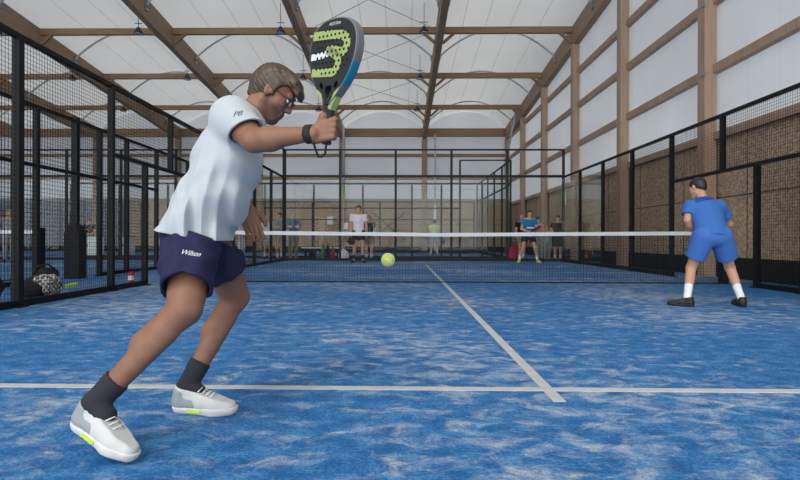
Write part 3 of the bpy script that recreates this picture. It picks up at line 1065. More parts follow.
# cross bracing on the end wall
xb_ = empty('cross_brace', (-0.85, YE - 0.06, 0.75), 'thin black cross brace on the chipboard end wall, right of the man in white', 'brace')
for a, b, dy in (((-1.9, 0.75), (0.2, 2.5), 0), ((-1.9, 2.5), (0.2, 0.75), 0.03)):
    MB().tube([(a[0], YE - 0.05 - dy, a[1]), (b[0], YE - 0.05 - dy, b[1])], 0.022, 6).build('rod', M['black'], xb_)
# bracing cables under the third bay of the roof
for r in range(1, 5):
    ya, yb = CY[r], CY[r + 1]
    for (xa, xb, lb) in ((RX[1] - 0.12, RX[2] + 0.12, 'right-to-left'), (RX[2] + 0.12, RX[1] - 0.12, 'left-to-right')):
        o = MB().tube([(xa, yb, top_z(yb) - 0.10 - (0.03 if xa > xb else 0)), (xb, ya, top_z(ya) - 0.10 - (0.03 if xa > xb else 0))], 0.011, 5).build('bracing_cable', M['cable'])
        tag(o, f'thin {lb} bracing cable under the roof membrane, {ORD[r - 1]} cross from the end wall', 'cable', 'roof bracing cables')
# pendant lamps
LAMP = None
spots = [(x - 0.62, y - 1.25, i, r) for r, y in ((3, CY[3]), (2, CY[2]), (1, CY[1])) for i, x in ((1, RX[1]), (2, RX[2]), (3, RX[3]), (4, RX[4]))]
for (x, y, i, r) in spots:
    z = 8.22 - 0.075 * (y - 19.5)
    lb = f'black round pendant lamp beside the {ORD[i]} rafter from the right, {ORD[r - 1]} row from the end'
    if LAMP is None:
        LAMP = empty('pendant_lamp', (x, y, z), lb, 'lamp', 'pendant hall lamps')
        MB().lathe([(0.03, 0.20), (0.07, 0.18), (0.10, 0.10), (0.14, 0.05), (0.165, 0.0), (0.165, -0.03)]).build('lamp_body', M['lamp'], LAMP, True, world=False)
        MB().lathe([(0.14, -0.03), (0.135, -0.05)]).build('lens', M['lens'], LAMP, world=False)
        MB().tube([(0, 0, 0.2), (0, 0, 1.05)], 0.010, 6).build('hanging_rod', M['black'], LAMP, world=False)
        MB().cbox((0, 0, 0.34), (0.26, 0.02, 0.02)).build('cross_bar', M['black'], LAMP, world=False)
    else:
        o = copy_tree(LAMP); o.location = (x, y, z); o['label'] = lb

# notices and sockets
for (px, py, w_, h_, lb) in ((330, 220.5, 0.36, 0.50, 'white notice on the chipboard end wall, left of the wide post'),
                             (346, 226, 0.26, 0.40, 'white notice on the end-wall post, beside the man in white')):
    p = P(px, py, YE - (0.41 if px > 340 else 0.02))
    o = MB().cbox(p, (w_, 0.012, h_)).build('paper_notice', M['paper'])
    tag(o, lb, 'notice')
p = P(549, 216, 21.5)
o = MB().box((XW + 0.13, 22.6, 2.2), (XW + 0.155, 22.95, 2.9)).build('wall_sign', M['paper'])
tag(o, 'tall white sign on the chipboard right wall above the woman in black', 'sign')


# ---------------------------------------------------------------- court enclosures
def grid(mb, axis, fixed, a0, a1, z0, z1, step=0.05, t=0.0045):
    """Welded wire grid in a vertical plane; axis 'y' = plane of constant x."""
    n = int(round((a1 - a0) / step))
    for k in range(n + 1):
        a = a0 + (a1 - a0) * k / n
        if axis == 'y': mb.box((fixed - t / 2, a - t / 2, z0), (fixed + t / 2, a + t / 2, z1))
        else: mb.box((a - t / 2, fixed - t / 2, z0), (a + t / 2, fixed + t / 2, z1))
    n = int(round((z1 - z0) / step))
    for k in range(n + 1):
        z = z0 + (z1 - z0) * k / n
        if axis == 'y': mb.box((fixed + t / 2, a0, z - t / 2), (fixed + t * 1.5, a1, z + t / 2))
        else: mb.box((a0, fixed + t / 2, z - t / 2), (a1, fixed + t * 1.5, z + t / 2))


def fence(name, label, axis, fixed, posts, rails, meshes, panes=(), pw=0.08, cat='fence', mat='black', step=0.05, t=0.0034, group=None):
    """posts: (a, height[, z0]); rails: (a0, a1, z, h); meshes / panes: (a0, a1, z0, z1)."""
    a0 = posts[0][0]
    root = empty(name, (fixed, a0, 0) if axis == 'y' else (a0, fixed, 0), label, cat, group)
    pt = lambda a, z, o=0.0: (fixed + o, a, z) if axis == 'y' else (a, fixed + o, z)
    for p in posts:
        z0 = p[2] if len(p) > 2 else 0.0
        b = MB().cbox(pt(p[0], (z0 + p[1]) / 2), (pw, pw, p[1] - z0))
        if z0 == 0: b.cbox(pt(p[0], 0.008), (pw * 1.9, pw * 1.9, 0.016))
        po = b.build('post', M[mat], root)
    for (r0, r1, z, h) in rails:
        c = pt((r0 + r1) / 2, z)
        MB().cbox(c, (0.05, r1 - r0, h) if axis == 'y' else (r1 - r0, 0.05, h)).build('rail', M[mat], root)
    for (m0, m1, z0, z1) in meshes:
        b = MB(); grid(b, axis, fixed, m0, m1, z0, z1, step, t)
        tag(b.build('mesh_panel', M['wire'], root, clean=False))
    for (m0, m1, z0, z1) in panes:
        c = pt((m0 + m1) / 2, (z0 + z1) / 2)
        MB().cbox(c, (0.012, m1 - m0 - 0.01, z1 - z0) if axis == 'y' else (m1 - m0 - 0.01, 0.012, z1 - z0)).build('glass_pane', M['glass'], root)
    return root


XL, XR, YB = CC - 5.02, CC + 4.95, NETY + 10.0
# left side, near half, door gap, far half
fence('court_fence', 'black wire mesh fence along our blue court behind the striker, with an open doorway', 'y', XL,
      [(3.75, 3.0), (6.0, 3.0), (7.95, 3.0), (9.0, 2.0), (10.0, 3.0, 2.0), (11.75, 3.0), (13.75, 3.0), (15.75, 3.0), (17.75, 3.0), (19.65, 4.0)],
      [(3.75, 17.75, 3.0, 0.06), (7.95, 11.75, 2.0, 0.06), (3.75, 9.0, 0.04, 0.08), (11.75, 19.7, 0.04, 0.08), (17.75, 19.7, 4.0, 0.06), (15.75, 19.7, 3.0, 0.06)],
      [(3.75, 6.0, 0.06, 3.0), (6.0, 7.95, 0.06, 3.0), (7.95, 9.0, 0.06, 2.0), (7.95, 10.0, 2.0, 3.0), (10.0, 11.75, 2.0, 3.0), (11.75, 13.75, 0.06, 3.0), (13.75, 15.75, 0.06, 3.0)],
      [(15.75, 17.75, 0.06, 3.0), (17.75, 19.65, 0.06, 3.0)])
fence('court_fence', 'black wire mesh fence along the chipboard right wall, beside the player in blue', 'y', XR,
      [(3.75, 3.0), (5.9, 3.0), (7.9, 3.0), (8.95, 2.0), (9.9, 3.0, 2.0), (11.75, 3.0), (13.75, 3.0), (15.75, 3.0), (17.75, 3.0)],
      [(3.75, 17.75, 3.0, 0.06), (7.9, 11.75, 2.0, 0.06), (3.75, 8.95, 0.04, 0.08), (11.75, 19.7, 0.05, 0.10), (17.75, 19.7, 3.0, 0.06)],
      [(3.75, 5.9, 0.06, 3.0), (5.9, 7.9, 0.06, 3.0), (7.9, 8.95, 0.06, 2.0), (7.9, 9.9, 2.0, 3.0), (9.9, 11.75, 2.0, 3.0), (11.75, 13.75, 0.06, 3.0), (13.75, 15.75, 0.06, 3.0)],
      [(15.75, 17.75, 0.10, 3.0), (17.75, 19.7, 0.10, 3.0)])
# far end of our court
fx = [CC - 5 + 2 * k for k in range(6)]
fence('court_back_wall', 'far glass end of our court in a black steel frame behind the two opponents', 'x', YB,
      [(x, 4.0) for x in fx],
      [(fx[0], fx[-1], 4.0, 0.06), (fx[0], fx[-1], 3.05, 0.09), (fx[0], fx[-1], 0.05, 0.10)],
      [],
      [(fx[k], fx[k + 1], 0.10, 3.0) for k in range(5)], cat='glass wall', mat='dark_steel', t=0.0025, step=0.1)
# second court across the far end of the hall
sx = [4.4 - 2.0 * k for k in range(10)]
fence('rear_court_fence', 'near side frame of the court crossing the far end of the hall', 'x', 22.35,
      [(sx[0], 4.0), (3.25, 3.0), (2.35, 4.0), (1.6, 3.0)] + [(x, 3.0) for x in sx[2:]],
      [(sx[-1], sx[0], 3.05, 0.07), (2.35, 4.4, 4.0, 0.05), (sx[-1], sx[0], 0.05, 0.10), (-5.6, 2.35, 2.05, 0.05)],
      [], [(sx[1], sx[0], 0.10, 3.0), (sx[2], sx[1], 0.1, 3.0)], pw=0.07, cat='fence', mat='dark_steel')
fence('rear_court_glass', 'glass end of the far crossing court stepping away beside the right wall', 'y', 4.4,
      [(24.3, 4.0), (26.3, 4.0), (28.3, 4.0), (30.3, 4.0), (32.3, 4.0)],
      [(22.5, 32.3, 4.0, 0.06), (22.5, 32.3, 3.0, 0.06), (22.5, 32.3, 0.05, 0.1)], [],
      [(22.45 + 2 * k, 24.3 + 2 * k, 0.1, 3.0) for k in range(5)], pw=0.07, cat='glass wall', mat='dark_steel')
fence('rear_court_fence', 'far side rail and posts of the crossing court against the end wall', 'x', 32.4,
      [(-1.3 - 4.0 * k, 3.0) for k in range(4)] + [(4.24, 3.0)],
      [(-13.6, 4.24, 1.95, 0.05), (-13.6, 4.24, 3.0, 0.05), (-13.6, 4.24, 0.05, 0.1)], [], pw=0.07, mat='dark_steel')
# neighbouring court on the left
NX = -6.2
fence('neighbour_fence', 'black mesh fence of the neighbouring court seen through our left fence', 'y', NX,
      [(3.75, 3.0), (5.75, 3.0), (7.75, 3.0), (9.2, 3.0), (11.15, 3.0), (12.25, 3.0), (13.75, 3.0), (15.75, 3.0), (17.75, 4.0), (19.75, 4.0)],
      [(3.75, 19.75, 3.0, 0.06), (3.75, 9.2, 0.04, 0.08), (11.15, 19.75, 0.04, 0.08), (7.75, 13.75, 2.0, 0.06), (17.75, 19.75, 4.0, 0.06)],
      [(3.75, 9.2, 0.06, 3.0), (9.2, 11.15, 2.0, 3.0), (11.15, 15.75, 0.06, 3.0)], [(15.75, 17.75, 0.08, 3.0), (17.75, 19.75, 0.08, 3.0)], pw=0.085, step=0.075, t=0.003)
fence('neighbour_back_wall', 'glass end of the neighbouring court far on the left in a dark frame', 'x', YB,
      [(NX - 2.0 * k, 4.0) for k in range(6)],
      [(NX - 10, NX, 4.0, 0.06), (NX - 10, NX, 3.05, 0.08), (NX - 10, NX, 0.05, 0.1)], [],
      [(NX - 2.0 * k - 2, NX - 2.0 * k, 0.1, 3.0) for k in range(5)], cat='glass wall', mat='dark_steel')
fence('neighbour_fence', 'outer mesh fence of the neighbouring court, beyond its white net tape', 'y', NX - 10,
      [(5.75 + 2 * k, 3.0) for k in range(8)],
      [(5.75, 19.75, 3.0, 0.06), (5.75, 19.75, 0.04, 0.08), (7.75, 13.75, 2.0, 0.05)],
      [(5.75, 15.75, 0.06, 3.0)], pw=0.07, step=0.1, t=0.003)
# pads wrapped round the neighbouring net post
p = empty('padded_post', (-6.28, 10.45, 0), 'dark padded net post of the neighbouring court, with sloping shoulders', 'post')
b = MB().cbox((0, 0, 1.55), (0.11, 0.11, 3.1)).build('post', M['black'], p, world=False)
b = MB()
b.prism([(-0.15, 0), (0.15, 0), (0.15, 0.86), (0.06, 1.04), (-0.06, 1.04), (-0.15, 0.86)], (0, 0.14, 0), (1, 0, 0), (0, 0, 1), (0, -1, 0), 0.28)
b.build('pad', M['black_cloth'], p, bevel=0.02, world=False)


# ---------------------------------------------------------------- nets
def net(label, y, x0, x1, step=0.05, t=0.0036, h=0.88, name='court_net'):
    root = empty(name, ((x0 + x1) / 2, y, 0), label, 'net')
    b = MB(); zt = lambda x: h + 0.04 * abs((x - (x0 + x1) / 2) / ((x1 - x0) / 2))
    n = int(round((x1 - x0) / step))
    for k in range(n + 1):
        x = x0 + (x1 - x0) * k / n
        b.box((x - t / 2, y - t / 2, 0.01), (x + t / 2, y + t / 2, zt(x) - 0.02))
    m = int(h / step)
    for k in range(m + 1):
        z = 0.01 + (h - 0.04) * k / m
        b.bar((x0, y, z + 0.02 * k / m), (x1, y, z + 0.02 * k / m), t, t)
    b.build('net_mesh', M['net'], root, clean=False)
    c = MB()
    xm = (x0 + x1) / 2
    for a, e in ((x0, xm), (xm, x1)): c.bar((a, y, zt(a) - 0.03), (e, y, zt(e) - 0.03), 0.022, 0.065)
    c.build('white_tape', M['tape'], root)
    MB().box((x0, y - 0.012, 0.0), (x1, y + 0.012, 0.022)).build('bottom_tape', M['net'], root)
    for x in (x0 - 0.05, x1 + 0.05):
        MB().cbox((x, y, 0.48), (0.10, 0.16, 0.96)).build('net_post', M['black'], root, bevel=0.01)
    return root


net('black net with a white top tape across our court, in front of the far opponents', NETY, XL + 0.12, XR - 0.12)
net('white-taped net of the neighbouring court seen through the left fence', NETY, NX - 9.8, NX - 0.35, step=0.1, t=0.003)
# ---------------------------------------------------------------- ball
bp = P(388, 260, 2.66)
R_ = 0.0335
B = Body(0.0024, 0.003); B.ell(bp, (R_, R_, R_), (V(1, 0, 0), V(0, 1, 0), V(0, 0, 1)))
ball = B.build('tennis_ball', M['ball'])
tag(ball, 'yellow-green ball in the air in front of the net', 'ball')
pts = []
rot = Matrix.Rotation(0.9, 3, 'X') @ Matrix.Rotation(0.5, 3, 'Z')
for k in range(61):
    a = 2 * PI * k / 60
    A_, Bb = 0.75, 0.25
    p = V(A_ * math.cos(a) + Bb * math.cos(3 * a), A_ * math.sin(a) - Bb * math.sin(3 * a), 2 * math.sqrt(A_ * Bb) * math.sin(2 * a))
    pts.append(bp + rot @ (p.normalized() * (R_ + 0.0002)))
MB().tube(pts, 0.0011, 6, False).build('seam', M['seam'], ball, True)


# ---------------------------------------------------------------- bags and bits behind the left fence
def soft(name, mat, parts, vx=0.012, parent=None, k=0.04, disp=None, floor=True):
    B = Body(vx, k)
    for p in parts: B.ell(*p)
    if disp: B.disp(disp)
    if floor: B.cut(V(0, 0, 0.002), V(0, 0, -1))
    return B.build(name, mat, parent)


AX = (V(1, 0, 0), V(0, 1, 0), V(0, 0, 1))
wob = lambda a, f: (lambda X, Y, Z: a * np.sin(X * f + 1.3) * np.sin(Y * f * 1.1) * np.sin(Z * f * 0.9 + 0.7))
c = V(-4.62, 6.95, 0)
bag = empty('sports_bag', c, 'black sports bag on the floor behind the left fence, with a checked towel over it', 'bag')
soft('bag_body', M['black_cloth'], [(c + V(0, 0, 0.14), (0.20, 0.30, 0.16), AX), (c + V(-0.02, 0.16, 0.24), (0.13, 0.16, 0.14), AX)], parent=bag, disp=wob(0.02, 22))
MB().tube([c + V(-0.12, 0.0, 0.26), c + V(-0.08, 0.04, 0.40), c + V(0.02, 0.10, 0.43), c + V(0.08, 0.16, 0.36)], 0.014, 6).build('bag_strap', M['strap'], bag, True)
tw = soft('towel', M['towel'], [(c + V(0.10, -0.04, 0.23), (0.13, 0.20, 0.075), AX), (c + V(0.19, -0.08, 0.14), (0.05, 0.17, 0.11), AX)], vx=0.008, disp=wob(0.016, 40), floor=False)
tag(tw, 'grey and white checked towel thrown over the black bag', 'towel')
bo = empty('water_bottle', c + V(-0.20, -0.22, 0), 'clear bottle standing at the left end of the toweled bag', 'bottle')
MB().lathe([(0.034, 0.0), (0.036, 0.01), (0.036, 0.25), (0.030, 0.29), (0.014, 0.33), (0.014, 0.345)]).build('bottle_body', M['clear'], bo, True, world=False)
MB().lathe([(0.0365, 0.10), (0.0368, 0.11), (0.0368, 0.19), (0.0365, 0.2)]).build('bottle_label', M['navy'], bo, True, world=False)
MB().lathe([(0.016, 0.34), (0.016, 0.37)]).build('bottle_cap', M['blue_shirt'], bo, True, world=False)
o = MB().bar(c + V(0.22, 0.12, 0.13), c + V(0.30, 0.28, 0.16), 0.05, 0.045).build('racket_handle', M['neon'], bevel=0.01)
tag(o, 'neon green racket grip sticking out of the toweled bag', 'racket')
c2 = V(-4.72, 6.05, 0)
soft_b = soft('backpack', M['black_cloth'], [(c2 + V(0, 0, 0.20), (0.20, 0.24, 0.24), AX), (c2 + V(0, -0.02, 0.36), (0.14, 0.16, 0.14), AX)], disp=wob(0.02, 20))
tag(soft_b, 'dark backpack slumped behind the first fence post on the left', 'backpack')
MB().tube([c2 + V(0.02, 0.0, 0.49), c2 + V(0.05, 0.05, 0.54), c2 + V(0.03, 0.12, 0.47)], 0.012, 6).build('carry_loop', M['strap'], soft_b, True)
ps = P(128.5, 283, 9.45)
can = empty('drink_can', (-4.62, 9.3, 0), 'red and white drink tin beside the doorway of the left fence', 'can')
MB().lathe([(0.040, 0), (0.047, 0.012), (0.047, 0.19), (0.040, 0.205)]).build('can_body', M['red'], can, True, world=False)
MB().lathe([(0.0475, 0.06), (0.048, 0.065), (0.048, 0.13), (0.0475, 0.135)]).build('can_label', M['white'], can, True, world=False)
# counter, cabinet far left
for (x, w, lb) in ((-13.05, 0.72, 'white reception cabinet far left, in front of the person in the red cap'), (-11.55, 0.40, 'narrow white cabinet beyond the neighbouring court, right of the wider one')):
    r = empty('white_cabinet', (x, 22.9, 0), lb, 'cabinet')
    MB().cbox((0, 0, 0.42), (w, 0.5, 0.84)).build('cabinet_body', M['white'], r, world=False)
    MB().cbox((0, -0.01, 0.87), (w + 0.06, 0.56, 0.05)).build('cabinet_top', M['flash'], r, world=False)
    for k in (-1, 1):
        dr = MB().cbox((k * w / 4, -0.256, 0.44), (w / 2 - 0.02, 0.012, 0.74)).build('door', M['white'], r, world=False)
        MB().cbox((k * 0.05, -0.27, 0.50), (0.015, 0.02, 0.12)).build('handle', M['black'], dr, world=False)

# ---------------------------------------------------------------- bags in the corridor beyond the far glass
for (px, d, w, h, mat, lb) in ((312.5, 21.2, 0.14, 0.36, 'black_cloth', 'small black bag, leftmost in the row beyond the far glass'),
                               (323, 21.3, 0.085, 0.60, 'green', 'upright olive green bag in the row beyond the far glass'),
                               (327.9, 21.2, 0.075, 0.58, 'navy', 'upright navy bag between the green and the red ones'),
                               (332.8, 21.25, 0.08, 0.50, 'red', 'upright red bag with a pale stripe, beyond the far glass'),
                               (343.5, 21.1, 0.20, 0.42, 'white', 'crumpled white carrier bag beyond the far glass, left of the man in white'),
                               (514.5, 21.3, 0.22, 0.62, 'red', 'red racket bag standing behind the corner post beside the man in azure')):
    p = P(px, 250, d); p.z = 0
    r = empty('bag', p, lb, 'bag')
    soft('bag_body', M[mat], [(p + V(0, 0, h * 0.42), (w, 0.13, h * 0.5), AX), (p + V(0, 0, h * 0.2), (w * 1.05, 0.14, h * 0.3), AX)], 0.016, r, disp=wob(0.012, 26))
    MB().tube([p + V(-w * 0.4, 0, h * 0.86), p + V(-w * 0.2, 0, h + 0.05), p + V(w * 0.2, 0, h + 0.05), p + V(w * 0.4, 0, h * 0.86)], 0.010, 6).build('bag_strap', M['strap'], r, True)
    if px == 332.5: MB().cbox(p + V(0.0, -0.13, h * 0.5), (0.05, 0.02, h * 0.5)).build('stripe', M['white'], r)
p = P(318, 250, 21.0); p.z = 0
bo = empty('sports_bottle', p, 'teal bottle standing between the black and the green bag', 'bottle')
MB().lathe([(0.045, 0), (0.05, 0.01), (0.05, 0.22), (0.03, 0.26)]).build('bottle_body', M['teal'], bo, True, world=False)
MB().lathe([(0.028, 0.255), (0.028, 0.30)]).build('bottle_cap', M['white'], bo, True, world=False)
p = P(314, 246, 21.9); p.z = 0
r = empty('bench', p + V(0.3, 0, 0), 'low pale bench behind the bags in the corridor', 'bench')
MB().cbox((0, 0.1, 0.44), (1.6, 0.36, 0.05)).build('seat', M['white'], r, world=False)
for k in (-1, 1): MB().cbox((k * 0.65, 0.1, 0.21), (0.06, 0.3, 0.42)).build('leg', M['black'], r, world=False)
# ---------------------------------------------------------------- the striker
def bvh_of(o):
    return BVHTree.FromPolygons([o.matrix_world @ v.co if False else v.co for v in o.data.vertices], [tuple(p.vertices) for p in o.data.polygons])


def text_mesh(s, size, shear=0.0):
    cu = bpy.data.curves.new('lettering', 'FONT')
    cu.body = s; cu.size = size; cu.align_x = 'CENTER'; cu.align_y = 'CENTER'; cu.shear = shear
    o = bpy.data.objects.new('lettering', cu)
    COL.objects.link(o)
    bpy.context.view_layer.update()
    dg = bpy.context.evaluated_depsgraph_get()
    me = bpy.data.meshes.new_from_object(o.evaluated_get(dg))
    bpy.data.objects.remove(o)
    bpy.data.curves.remove(cu)
    return me


def print_on(name, s, size, o, ex, ey, target, mat, parent, shear=0.0, off=0.0015):
    """Lettering laid onto a surface: cast from the plane (o, ex, ey) along ex x ey reversed."""
    me = text_mesh(s, size, shear)
    ex, ey = unit(ex), unit(ey)
    n = ex.cross(ey)
    bm = bmesh.new(); bm.from_mesh(me)
    bmesh.ops.subdivide_edges(bm, edges=[e for e in bm.edges if e.calc_length() > size * 0.25], cuts=2)
    t = bvh_of(target)
    for v in bm.verts:
        p = Vector(o) + ex * v.co.x + ey * v.co.y
        hit = t.ray_cast(p + n * 0.25, -n)
        v.co = (hit[0] + n * off) if hit[0] is not None else p
    bm.to_mesh(me); bm.free()
    return link(name, me, mat, parent)


MAIN = empty('person', P(150, 440, 2.0) * 1.0, 'bearded man in pale grey T-shirt and navy shorts, lunging with a raised black racket', 'person')
MAIN.location.z = 0
Jm = {}
Jm['hipR'], Jm['hipL'] = P(194, 240, 2.17), P(209, 240, 2.37)
Jm['knR'], Jm['anR'] = P(185, 309, 1.99), P(106, 404, 1.93)
Jm['knL'], Jm['anL'] = P(236, 297, 2.54), P(199, 391, 2.42)
Jm['neck'] = P(247, 121, 2.34)
Jm['shR'], Jm['shL'] = P(232.5, 118.5, 2.22), P(243, 130, 2.50)
Jm['elR'], Jm['wrR'] = P(254, 140, 2.08), P(311, 134, 1.99)
Jm['elL'], Jm['wrL'] = P(232, 178, 2.60), P(245, 206, 2.46)
hf = unit(V(0.79, 0.06, -0.62)); hu = unit(V(0.62, 0.0, 0.79)); hu = unit(hu - hf * hu.dot(hf))
Jm['head'] = P(273.5, 93.5, 2.38)
Jm['f'], Jm['u'] = hf, hu
hs = hf.cross(hu)
SC = 0.985
HS = 0.94
# racket hand: grip on the handle, racket axis up and slightly right
AXR = unit(V(0.105, -0.04, 0.99))
GRIP = P(328, 128.5, 2.0)


def thick_neck(B):
    pass


VX = 0.004


def build_striker():
    J, sc = Jm, SC
    pel = (J['hipR'] + J['hipL']) / 2
    nb = J['neck']
    t = unit(nb - pel); lat = unit(J['shR'] - J['shL']); lat = unit(lat - t * lat.dot(t)); fr = t.cross(lat)
    ln = (nb - pel).length
    at = lambda k, a=0.0, b=0.0: pel + t * (ln * k) + lat * a + fr * b
    ax = (lat, fr, t)
    C, f, u, s = J['head'], hf, hu, hs
    B = Body(VX, 0.03)
    B.ell(at(0.66), (0.16, 0.11, 0.20), ax, k=0.06)
    B.ell(at(0.30, 0, -0.01), (0.14, 0.092, 0.17), ax, k=0.06)
    B.ell(at(0.0, 0, -0.02), (0.15, 0.090, 0.12), ax, k=0.05)
    B.cap(J['shR'], J['shL'], 0.052, k=0.05)
    for e in 'RL':
        sh, el, wr = J['sh' + e], J['el' + e], J['wr' + e]
        B.cap(nb, sh, 0.05, 0.05, k=0.04)
        B.cap(sh, el, 0.054, 0.042, k=0.03)
        B.cap(sh.lerp(el, 0.25), sh.lerp(el, 0.7), 0.050, 0.046, k=0.03)
        dn = V(0, 0, -1)
        B.cap(el + dn * 0.004, el.lerp(wr, 0.30) + dn * 0.004, 0.040, 0.0425, k=0.03)
        B.cap(el.lerp(wr, 0.28), wr, 0.0415, 0.027, k=0.03)
        hp, kn, an = J['hip' + e], J['kn' + e], J['an' + e]
        B.cap(hp, kn, 0.084, 0.058, k=0.03)
        B.cap(hp.lerp(kn, 0.45), hp.lerp(kn, 0.8), 0.074, 0.064, k=0.03)
        B.cap(kn, an, 0.052, 0.034, k=0.03)
        sh_ = unit(an - kn)
        back = unit(V(-1, 0, -0.5) - sh_ * V(-1, 0, -0.5).dot(sh_))
        B.cap(kn.lerp(an, 0.14) + back * 0.014, kn.lerp(an, 0.42) + back * 0.026, 0.042, 0.047, k=0.03)
        B.cap(kn - back * 0.024 - sh_ * 0.012, kn - back * 0.022 + sh_ * 0.02, 0.036, 0.030, k=0.012)
        tg = unit(hp - kn)
        B.cap(kn + tg * 0.17 + lat * 0.022, kn + tg * 0.055 + lat * 0.028, 0.046, 0.024, k=0.02)
        B.cap(kn + tg * 0.15 - lat * 0.022, kn + tg * 0.045 - lat * 0.028, 0.044, 0.024, k=0.02)      # knee cap
        B.cap(kn - back * 0.030 + sh_ * 0.10, kn.lerp(an, 0.8) - back * 0.012, 0.018, 0.016, k=0.03)                   # shin
        B.cap(an, an + J['fd' + e] * 0.03 - V(0, 0, 0.03), 0.032, 0.028, k=0.01)
    # left hand hanging open; right hand closed round the grip
    HL, HR = Body(0.0024, 0.012), Body(0.0022, 0.012)
    hand_prims(HL, J['wrL'], P(256.5, 237, 2.42) - J['wrL'], V(-0.25, 0.75, -0.1), V(0.9, 0.2, 0.1), 1.05, 0.16)
    for e, Hh in (('L', HL), ('R', HR)):
        d_ = unit(J['wr' + e] - J['el' + e])
        Hh.cap(J['wr' + e] - d_ * 0.05, J['wr' + e] + d_ * 0.01, 0.0285, 0.0272, k=0.02)
    fist_prims(HR, J['wrR'], GRIP, AXR, V(0.10, -1, 0), 1.0)
    B.cap(nb - t * 0.03, C - u * 0.055 - f * 0.020, 0.062, 0.055, k=0.035)
    head_prims(B, C, f, u, s, HS, True)
    # neck muscle from behind the ear to the collar bone
    B.cap(C + f * -0.012 - u * 0.05 + s * 0.05, nb + fr * 0.05 + lat * 0.02, 0.016, 0.014, k=0.02)
    body = B.build('body', M['skin_beard'], MAIN, extra=(HL, HR))
    q = lambda a, b, c: C + (f * a + u * b + s * c) * HS
    # --- hair, longer on top and falling forward over the brow
    H = Body(0.0035, 0.012)
    H.ell(q(-0.014, 0.039, 0), (0.103, 0.088, 0.083), (f, u, s), k=0.01)
    H.cap(q(-0.060, -0.005, 0), q(-0.052, -0.045, 0), 0.056, 0.048, k=0.03)
    H.cut(q(0.060, 0.052, 0), f * 0.85 - u * 0.5)
    H.cut(q(0.006, 0.010, 0), f * 0.8 - u * 0.6)
    H.cut(q(-0.05, -0.070, 0), -u + f * 0.15)
    for cz, l_ in ((-0.055, 0.9), (-0.03, 1.0), (0.0, 1.05), (0.03, 1.0), (0.055, 0.85)):
        H.chain([q(0.02, 0.100, cz * 0.9), q(0.064, 0.090, cz), q(0.096, 0.070, cz), q(0.110, 0.050 + 0.03 * (1 - l_), cz * 1.02)], [0.022, 0.019, 0.011, 0.004], k=0.02)
    H.cap(q(0.012, 0.03, 0.078), q(0.016, -0.012, 0.077), 0.010, 0.007, k=0.012)       # sideburn
    H.cap(q(0.012, 0.03, -0.078), q(0.016, -0.012, -0.077), 0.010, 0.007, k=0.012)
    fl_ = [np.array(w) for w in (f, u, s)]

    def strands(X, Y, Z):
        a = (X - C[0]) * f[0] + (Y - C[1]) * f[1] + (Z - C[2]) * f[2]
        b = (X - C[0]) * u[0] + (Y - C[1]) * u[1] + (Z - C[2]) * u[2]
        c = (X - C[0]) * s[0] + (Y - C[1]) * s[1] + (Z - C[2]) * s[2]
        return 0.0011 * np.sin(c * 420 + 5 * np.sin(a * 22)) + 0.0009 * np.sin(b * 330 + a * 90 + c * 160)
    H.disp(strands)
    H.build('hair', M['hair_brown'], MAIN)
    # --- short beard: a tone of the skin along jaw, chin and upper lip
    ca = body.data.color_attributes.new('stubble', 'FLOAT_COLOR', 'POINT')
    co_ = np.empty(len(body.data.vertices) * 3, np.float32); body.data.vertices.foreach_get('co', co_)
    dv = (co_.reshape(-1, 3) - np.array(C)) / HS
    a_, b_, c_ = dv @ np.array(f), dv @ np.array(u), dv @ np.array(s)
    ss = lambda e0, e1, x: np.clip((x - e0) / (e1 - e0), 0, 1)
    mk = ss(0.006, -0.008, b_ + 0.030 + 0.22 * a_) * ss(-0.004, 0.010, a_) * ss(-0.135, -0.118, b_)
    mk = np.maximum(mk, ss(0.030, 0.024, np.abs(c_)) * ss(0.078, 0.086, a_) * ss(-0.036, -0.040, b_))
    mk = np.maximum(mk, ss(0.022, 0.014, a_) * ss(-0.012, -0.004, a_) * ss(0.045, 0.055, np.abs(c_)) * ss(0.0, -0.01, b_) * ss(-0.09, -0.07, b_))
    mk *= (np.abs(a_) < 0.16) & (np.abs(c_) < 0.09) & (np.abs(b_) < 0.14)
    rgba = np.ones((len(mk), 4), np.float32); rgba[:, :3] = mk[:, None]
    ca.data.foreach_set('color', rgba.ravel())
    # --- lips, eyes, eyebrows
    for b_, r_ in ((-0.0545, 0.0065), (-0.0668, 0.0072)):
        MB().tube([q(0.082, b_ - 0.001, -0.019), q(0.0915, b_, -0.008), q(0.0925, b_, 0.0), q(0.0915, b_, 0.008), q(0.082, b_ - 0.001, 0.019)], [0.002, r_ * 0.7, r_ * 0.75, r_ * 0.7, 0.002], 8).build('lip', M['lip'], MAIN, True)
    for e in (-1, 1):
        E = Body(0.0016, 0.003); E.ell(q(0.076, 0.011, 0.031 * e), (0.0112,) * 3, (f, u, s)); eo = E.build('eye', M['eye'], MAIN)
        E = Body(0.0012, 0.003); E.ell(q(0.0852, 0.008, 0.031 * e), (0.0034, 0.0056, 0.0056), (f, u, s)); E.build('iris', M['iris'], eo)
        MB().tube([q(0.089, 0.034, 0.014 * e), q(0.0905, 0.040, 0.030 * e), q(0.078, 0.038, 0.050 * e)], [0.003, 0.0045, 0.002], 6).build('eyebrow', M['hair_brown'], MAIN, True)
    # --- spectacles
    G = MB()
